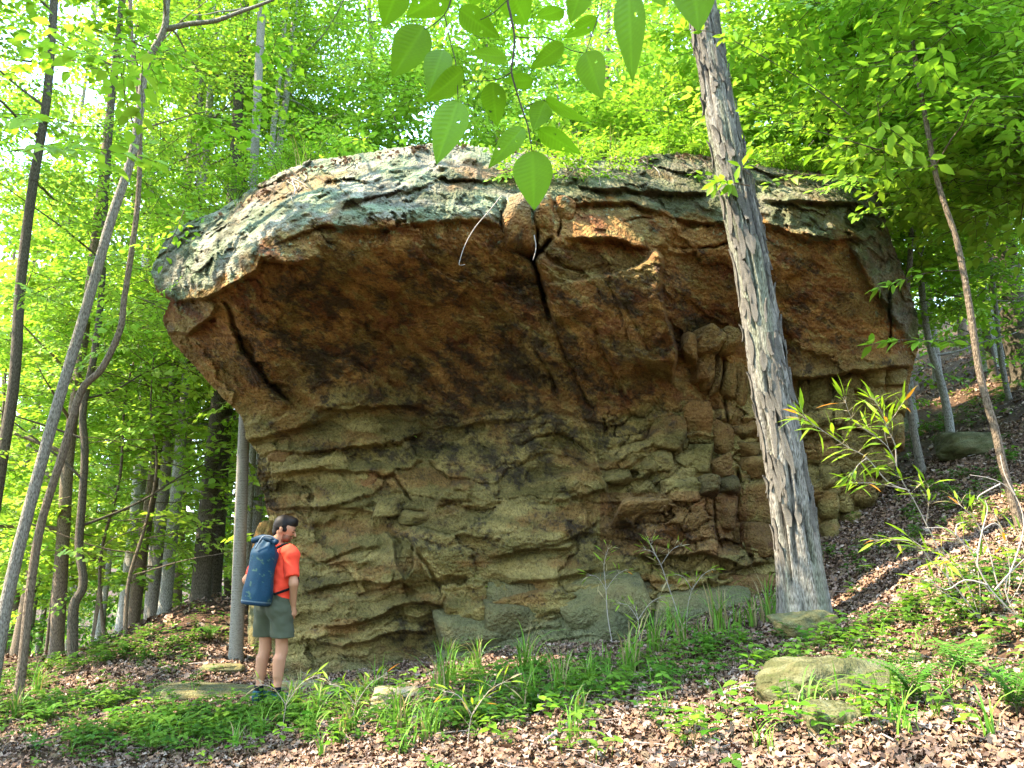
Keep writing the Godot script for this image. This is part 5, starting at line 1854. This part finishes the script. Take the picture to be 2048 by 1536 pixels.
func make_person() -> void:
	var feet := on_ground(538, 1408)
	var root := thing("person", "man in a red orange shirt and olive shorts looking at the rock, hand in pocket", "person", feet)
	root.rotation.y = deg_to_rad(-24)
	root.scale = Vector3.ONE * 0.97
	var V := func(x, y, z): return Vector3(x, y, z)
	# head, turned towards the rock and bent down a little
	var neck := Vector3(0, 1.435, 0.0)
	var hb := Basis(Vector3.UP, deg_to_rad(-54)) * Basis(Vector3.RIGHT, deg_to_rad(-14))
	var hd := func(x, y, z): return neck + hb * Vector3(x, y, z)
	var s := Shape.new()
	var skin := Color(1, 1, 1)
	var body := []
	for sx in [-1.0, 1.0]:
		var k: float = sx
		var kn: Vector3 = V.call(0.10 * k, 0.48, -0.02)
		body.append([V.call(0.085 * k, 0.90, 0.01), kn, 0.078, 0.052])
		body.append([kn, V.call(0.105 * k, 0.10, 0.03), 0.05, 0.034])
		body.append([V.call(0.10 * k, 0.40, 0.025), V.call(0.102 * k, 0.26, 0.035), 0.05, 0.036])
		body.append([V.call(0.105 * k, 0.09, 0.03), V.call(0.115 * k, 0.04, -0.13), 0.036, 0.03])
		body.append([V.call(0.07 * k, 0.95, 0.0), V.call(0.09 * k, 1.30, 0.0), 0.10, 0.10])
		body.append([V.call(0.10 * k, 1.34, 0.0), V.call(0.165 * k, 1.365, 0.01), 0.066, 0.05])
	body.append([V.call(0, 1.38, 0.01), V.call(0, 1.5, -0.015), 0.062, 0.055])
	# right arm into the pocket, left arm bent behind the bag
	body.append([V.call(0.18, 1.35, 0.01), V.call(0.255, 1.10, 0.05), 0.045, 0.038])
	body.append([V.call(0.255, 1.10, 0.05), V.call(0.198, 0.885, -0.03), 0.041, 0.027])
	body.append([V.call(-0.18, 1.35, 0.01), V.call(-0.30, 1.12, 0.06), 0.045, 0.038])
	body.append([V.call(-0.30, 1.12, 0.06), V.call(-0.215, 0.90, -0.06), 0.041, 0.027])
	surface_nets(s, body, 0.012, 90.0, [], skin)
	var head := [
		[hd.call(0, 0.0, 0.01), hd.call(0, 0.10, 0.01), 0.055, 0.056],
		[hd.call(0, 0.205, 0.005), hd.call(0, 0.195, -0.035), 0.083, 0.078],
		[hd.call(0, 0.15, 0.01), hd.call(0, 0.16, -0.05), 0.066, 0.06],
		[hd.call(0.028, 0.10, -0.055), hd.call(-0.028, 0.10, -0.055), 0.036, 0.036],
		[hd.call(0, 0.088, -0.082), hd.call(0, 0.085, -0.07), 0.022, 0.026],
		[hd.call(0, 0.168, -0.112), hd.call(0, 0.137, -0.128), 0.009, 0.013],
		[hd.call(0.02, 0.182, -0.105), hd.call(0.045, 0.178, -0.092), 0.009, 0.009],
		[hd.call(-0.02, 0.182, -0.105), hd.call(-0.045, 0.178, -0.092), 0.009, 0.009],
		[hd.call(-0.016, 0.112, -0.106), hd.call(0.016, 0.112, -0.106), 0.008, 0.008],
		[hd.call(0.083, 0.175, 0.012), hd.call(0.08, 0.14, 0.004), 0.013, 0.009],
		[hd.call(0.09, 0.18, 0.022), hd.call(0.083, 0.145, 0.012), 0.007, 0.006],
		[hd.call(-0.083, 0.175, 0.012), hd.call(-0.08, 0.14, 0.004), 0.013, 0.009]]
	surface_nets(s, head, 0.005, 260.0, [], skin)
	for sx in [1.0, -1.0]:
		var w: Vector3 = V.call(0.198, 0.885, -0.03) if sx > 0 else V.call(-0.215, 0.90, -0.06)
		var hand := [[w, w + Vector3(-0.01 * sx, -0.075, -0.02), 0.026, 0.03], [w + Vector3(-0.01 * sx, -0.06, -0.035), w + Vector3(-0.01 * sx, -0.07, 0.01), 0.02, 0.02]]
		for q in 4:
			var kn: Vector3 = w + Vector3(-0.012 * sx, -0.085 + absf(q - 1.5) * 0.004, -0.05 + q * 0.021)
			var mid := kn + Vector3(-0.016 * sx, -0.034, -0.004)
			hand.append([kn, mid, 0.0095, 0.0085])
			hand.append([mid, mid + Vector3(-0.02 * sx, -0.026 + absf(q - 1.3) * 0.004, -0.002), 0.0085, 0.0075])
		hand.append([w + Vector3(-0.006 * sx, -0.03, -0.035), w + Vector3(-0.014 * sx, -0.062, -0.062), 0.012, 0.010])
		hand.append([w + Vector3(-0.014 * sx, -0.062, -0.062), w + Vector3(-0.02 * sx, -0.09, -0.066), 0.010, 0.008])
		surface_nets(s, hand, 0.004, 420.0, [], skin)
	# stubble on jaw and upper lip
	for k in s.v.size():
		var q: Vector3 = hb.inverse() * (s.v[k] - neck)
		if q.y > 0.05 and q.y < 0.128 and q.z < -0.015 and absf(q.x) < 0.09:
			s.c[k] = Color(0.42, 0.34, 0.30)
		if absf(q.y - 0.112) < 0.007 and q.z < -0.105:
			s.c[k] = Color(0.75, 0.45, 0.42)
	obj("body", s.mesh(), M.skin, root)
	# eyes and brows
	for sx in [-1.0, 1.0]:
		var e := Shape.new()
		tube(e, [hd.call(0.018 * sx, 0.188, -0.114), hd.call(0.034 * sx, 0.191, -0.112), hd.call(0.05 * sx, 0.186, -0.098)], 0.005, 0.003, 6)
		obj("eyebrow", e.mesh(), M.hair, root)
		var ey := Shape.new()
		tube(ey, [hd.call(0.02 * sx, 0.165, -0.103), hd.call(0.032 * sx, 0.166, -0.104), hd.call(0.043 * sx, 0.165, -0.096)], 0.006, 0.005, 6)
		obj("eye", ey.mesh(), M.strap, root)
	# hair
	var h := Shape.new()
	surface_nets(h, [
		[hd.call(0, 0.225, 0.012), hd.call(0, 0.235, -0.035), 0.086, 0.074],
		[hd.call(0, 0.175, 0.035), hd.call(0, 0.14, 0.042), 0.068, 0.05],
		[hd.call(0.055, 0.20, 0.0), hd.call(0.062, 0.175, -0.02), 0.034, 0.022],
		[hd.call(-0.055, 0.20, 0.0), hd.call(-0.062, 0.175, -0.02), 0.034, 0.022],
		[hd.call(0.03, 0.262, -0.075), hd.call(-0.03, 0.262, -0.08), 0.034, 0.036],
		[hd.call(0.0, 0.265, -0.095), hd.call(0.02, 0.24, -0.115), 0.022, 0.012]], 0.006, 160.0, [], Color.WHITE, 0.008)
	obj("hair", h.mesh(), M.hair, root)
	# shirt
	var sh := Shape.new()
	var tb := []
	for k in [-1.0, 1.0]:
		tb.append([V.call(0.075 * k, 0.96, 0.0), V.call(0.08 * k, 1.14, 0.0), 0.112, 0.104])
		tb.append([V.call(0.08 * k, 1.14, 0.0), V.call(0.092 * k, 1.32, 0.0), 0.104, 0.106])
		tb.append([V.call(0.10 * k, 1.345, 0.0), V.call(0.165 * k, 1.37, 0.01), 0.085, 0.07])
	tb.append([V.call(0, 1.40, 0.0), V.call(0, 1.445, 0.0), 0.08, 0.066])
	surface_nets(sh, tb, 0.011, 80.0, [[Vector3(0, 1, 0), 1.462], [Vector3(0, -1, 0), -0.935]], Color.WHITE, 0.022)
	for k in [-1.0, 1.0]:
		var a: Vector3 = V.call(0.15 * k, 1.375, 0.01)
		var e: Vector3 = V.call(0.238 if k > 0 else -0.262, 1.14, 0.05)
		var n := (e - a).normalized()
		surface_nets(sh, [[a, e, 0.076, 0.07], [a, V.call(0.19 * k, 1.355, 0.01), 0.078, 0.074]], 0.011, 80.0, [[n, n.dot(e - n * 0.015)]], Color.WHITE, 0.014)
	obj("shirt", sh.mesh(), M.shirt, root)
	# the dark print between the shoulders
	var pr := Shape.new()
	for j in 3:
		for i in 2:
			var y := 1.33 - j * 0.022
			var x := 0.02 + i * 0.022
			pr.quad(pr.p(Vector3(x, y, 0.127)), pr.p(Vector3(x + 0.016, y, 0.127)), pr.p(Vector3(x + 0.014, y - 0.016, 0.127)), pr.p(Vector3(x + 0.002, y - 0.016, 0.127)))
	obj("shirt_print", pr.mesh(), M.strap, root)
	# shorts
	var so := Shape.new()
	var pb := []
	for k in [-1.0, 1.0]:
		pb.append([V.call(0.065 * k, 1.00, 0.0), V.call(0.08 * k, 0.86, 0.012), 0.112, 0.118])
		pb.append([V.call(0.09 * k, 0.86, 0.008), V.call(0.112 * k, 0.60, -0.01), 0.105, 0.104])
		pb.append([V.call(0.07 * k, 0.90, 0.06), V.call(0.075 * k, 0.86, 0.06), 0.075, 0.075])
	surface_nets(so, pb, 0.011, 110.0, [[Vector3(0, -1, 0), -0.595], [Vector3(0, 1, 0), 1.03]], Color.WHITE, 0.02)
	obj("shorts", so.mesh(), M.shorts, root)
	for k in [-1.0, 1.0]:
		var f := Shape.new()
		surface_nets(f, [[V.call(0.105 * k, 0.15, 0.03), V.call(0.105 * k, 0.08, 0.03), 0.042, 0.042]], 0.008, 200.0, [[Vector3(0, 1, 0), 0.16]], Color.WHITE)
		obj("sock", f.mesh(), M.sock, root)
		f = Shape.new()
		surface_nets(f, [[V.call(0.105 * k, 0.055, 0.05), V.call(0.108 * k, 0.05, -0.02), 0.048, 0.05], [V.call(0.108 * k, 0.05, -0.02), V.call(0.118 * k, 0.036, -0.17), 0.05, 0.04], [V.call(0.105 * k, 0.09, 0.045), V.call(0.105 * k, 0.075, 0.0), 0.045, 0.045]], 0.008, 130.0, [[Vector3(0, -1, 0), -0.004], [Vector3(0, 1, 0), 0.115]], Color.WHITE)
		var shoe := obj("shoe", f.mesh(), M.shoe, root)
		f = Shape.new()
		surface_nets(f, [[V.call(0.105 * k, 0.012, 0.055), V.call(0.118 * k, 0.012, -0.175), 0.05, 0.042]], 0.008, 150.0, [[Vector3(0, -1, 0), 0.012], [Vector3(0, 1, 0), 0.018]], Color.WHITE)
		obj("sole", f.mesh(), M.strap, shoe)
	make_bag(feet, root.rotation.y, root.transform)

func make_bag(feet: Vector3, turn: float, man: Transform3D) -> void:
	var up := Vector3(-0.03, 0.99, 0.02).normalized()
	var base := Vector3(0.0, 0.905, 0.265)
	var root := thing("dry_bag", "blue dry bag backpack with pale print and roll top on the man's back", "backpack", feet + Basis(Vector3.UP, turn) * base * 0.97)
	root.rotation.y = turn
	root.rotation.z = -0.06
	root.rotation.x = -0.12
	var s := Shape.new()
	var n := 60
	var m := 70
	var blue := Color(0.008, 0.034, 0.062)
	var print_ := Color(0.06, 0.11, 0.075)
	var H := 0.58
	for j in m + 1:
		var t := j / float(m)
		var y := H * t
		for i in n:
			var a := TAU * i / n
			var r := 0.13 + 0.006 * sin(t * 9.0) - 0.012 * t
			if t < 0.05:
				r *= 0.86 + 0.14 * sqrt(t / 0.05)
			var k := sm(0.76, 1.0, t)
			var rx := lerpf(r, r * 1.02, k)
			var rz := lerpf(r, r * 0.22, k)
			var fold := nz.get_noise_3d(cos(a) * 4.0, y * 16.0, sin(a) * 4.0 + 5.0) * 0.022 * (0.45 + k * 1.3)
			fold += absf(sin(a * 4.0)) * -0.022 * k
			var c := blue.lerp(Color(0.014, 0.05, 0.082), clampf(0.5 + nz.get_noise_3d(cos(a) * 5.0, y * 12.0, sin(a) * 5.0), 0, 1))
			# pale contour print
			var e := nz.get_noise_3d(cos(a) * 4.5 + 20.0, y * 22.0, sin(a) * 4.5)
			if absf(e) < 0.03 and t < 0.74:
				c = print_
			if t < 0.06 or (t > 0.04 and t < 0.07):
				c = Color(0.02, 0.05, 0.09) if t < 0.045 else Color(0.14, 0.18, 0.19)
			s.p(Vector3(cos(a) * (rx + fold), y, sin(a) * (rz + fold) + 0.03 * k), c)
	var e0 := s.p(Vector3(0, 0.0, 0), Color(0.02, 0.04, 0.07))
	for i in n:
		s.tri(e0, (i + 1) % n, i)
	for j in m:
		for i in n:
			var a := j * n + i
			var b := j * n + (i + 1) % n
			s.quad(a, b, b + n, a + n)
	obj("bag_body", s.mesh(), M.dry_bag, root)
	# the rolled top and its buckle strap
	var r := Shape.new()
	tube(r, smooth_path([Vector3(-0.14, H - 0.015, 0.03), Vector3(-0.05, H + 0.012, 0.035), Vector3(0.05, H + 0.012, 0.035), Vector3(0.14, H - 0.015, 0.03)], 5), 0.026, 0.026, 10, 0.3, blue)
	obj("rolled_top", r.mesh(), M.dry_bag, root)
	r = Shape.new()
	tube(r, smooth_path([Vector3(0.14, H - 0.01, 0.03), Vector3(0.10, H + 0.03, 0.06), Vector3(0.03, H + 0.02, 0.10), Vector3(0.0, H - 0.09, 0.135)], 5), 0.007, 0.007, 6, 0.0, Color(0.16, 0.18, 0.2))
	obj("buckle_strap", r.mesh(), M.dry_bag, root)
	# shoulder straps: over each shoulder, under the arm and back to the foot of the bag
	for k in [-1.0, 1.0]:
		r = Shape.new()
		var pts := []
		for q in [[0.06, 1.39, 0.17], [0.105, 1.452, 0.05], [0.11, 1.44, -0.05], [0.115, 1.33, -0.128], [0.15, 1.16, -0.13], [0.212, 1.08, -0.06], [0.214, 1.05, 0.04], [0.12, 1.0, 0.16]]:
			pts.append(root.transform.affine_inverse() * (man * Vector3(q[0] * k, q[1], q[2])))
		tube(r, smooth_path(pts, 6), 0.014, 0.011, 7)
		obj("shoulder_strap", r.mesh(), M.strap, root)

# ------------------------------------------------------------------
func _ready() -> void:
	var t0 := Time.get_ticks_msec()
	# camera
	var cam := Camera3D.new()
	cam.name = "camera"
	cam.fov = FOV
	cam.near = 0.05
	cam.far = 600.0
	cam.position = EYE
	cam.rotation_degrees.x = PITCH
	add_child(cam)
	cam.current = true
	# sky and exposure
	var sky := ProceduralSkyMaterial.new()
	sky.sky_top_color = Color(0.60, 0.72, 0.88)
	sky.sky_horizon_color = Color(0.86, 0.91, 0.95)
	sky.sky_curve = 0.15
	sky.sky_energy_multiplier = 1.45
	sky.ground_horizon_color = Color(0.45, 0.50, 0.40)
	sky.ground_bottom_color = Color(0.22, 0.22, 0.16)
	var env := Environment.new()
	env.background_mode = Environment.BG_SKY
	env.sky = Sky.new()
	env.sky.sky_material = sky
	env.tonemap_mode = Environment.TONE_MAPPER_LINEAR
	env.tonemap_exposure = 4.8
	env.sdfgi_enabled = true
	env.ssao_enabled = true
	env.ssil_enabled = true
	var we := WorldEnvironment.new()
	we.name = "world_environment"
	we.environment = env
	add_child(we)
	# the sun
	var sun := DirectionalLight3D.new()
	sun.name = "sun"
	sun.light_energy = 1.6
	sun.light_color = Color(1.0, 0.95, 0.86)
	sun.light_angular_distance = 0.55
	sun.shadow_enabled = true
	add_child(sun)
	sun.look_at_from_position(SUN * 40.0, Vector3.ZERO)

	nz.noise_type = FastNoiseLite.TYPE_SIMPLEX_SMOOTH
	nz.frequency = 0.2
	nz.fractal_octaves = 3
	nz.seed = 4
	nf.noise_type = FastNoiseLite.TYPE_CELLULAR
	nf.frequency = 0.03
	nf.cellular_return_type = FastNoiseLite.RETURN_DISTANCE2_SUB
	nf.fractal_octaves = 2
	nf.seed = 9
	nc.noise_type = FastNoiseLite.TYPE_CELLULAR
	nc.frequency = 1.0
	nc.fractal_type = FastNoiseLite.FRACTAL_NONE
	nc.cellular_return_type = FastNoiseLite.RETURN_CELL_VALUE
	nc.seed = 17
	nb.noise_type = FastNoiseLite.TYPE_CELLULAR
	nb.frequency = 1.0
	nb.fractal_type = FastNoiseLite.FRACTAL_NONE
	nb.cellular_return_type = FastNoiseLite.RETURN_DISTANCE
	nb.seed = 23
	ne.noise_type = FastNoiseLite.TYPE_CELLULAR
	ne.frequency = 1.0
	ne.fractal_type = FastNoiseLite.FRACTAL_NONE
	ne.cellular_return_type = FastNoiseLite.RETURN_DISTANCE2_SUB
	ne.seed = 17
	make_materials()
	make_ground()
	print("ground ", Time.get_ticks_msec() - t0)
	make_boulder()
	print("boulder ", Time.get_ticks_msec() - t0)
	# sunny places: the leaning trunk, the pale tree, parts of the floor and of the rim
	for k in range(1, 9):
		gaps.append([at(1590 - k * 22, 1000 - k * 95, 6.95), 0.34])
	gaps.append([at(480, 1180, 9.9), 0.4])
	gaps.append([at(482, 1050, 9.9), 0.3])
	for q in [[1900, 1330, 0.5], [1760, 1330, 0.25], [1420, 1420, 0.3], [1530, 1510, 0.25], [700, 1500, 0.4], [1000, 1510, 0.5], [800, 1390, 0.2], [300, 1420, 0.3], [380, 1260, 0.4], [1960, 780, 0.6], [1980, 1480, 0.3], [1750, 880, 0.8]]:
		gaps.append([on_ground(q[0], q[1]) if q[1] > 900 or q[0] > 1900 else at(q[0], q[1], 5.5), q[2]])
	for q in [[700, 350], [620, 380], [830, 340], [540, 420], [980, 320], [370, 470], [1280, 390], [1680, 440]]:
		gaps.append([at(q[0], q[1], 7.7), 0.25])
	make_sprays()
	make_hickory()
	make_trees()
	make_far_wood()
	make_canopy()
	make_wood_behind()
	print("trees ", Time.get_ticks_msec() - t0)
	make_near_branch()
	make_litter()
	make_ground_cover()
	make_plants()
	make_canes()
	make_sprigs()
	make_stones()
	make_sticks()
	print("floor ", Time.get_ticks_msec() - t0)
	make_person()
	print("done ", Time.get_ticks_msec() - t0)
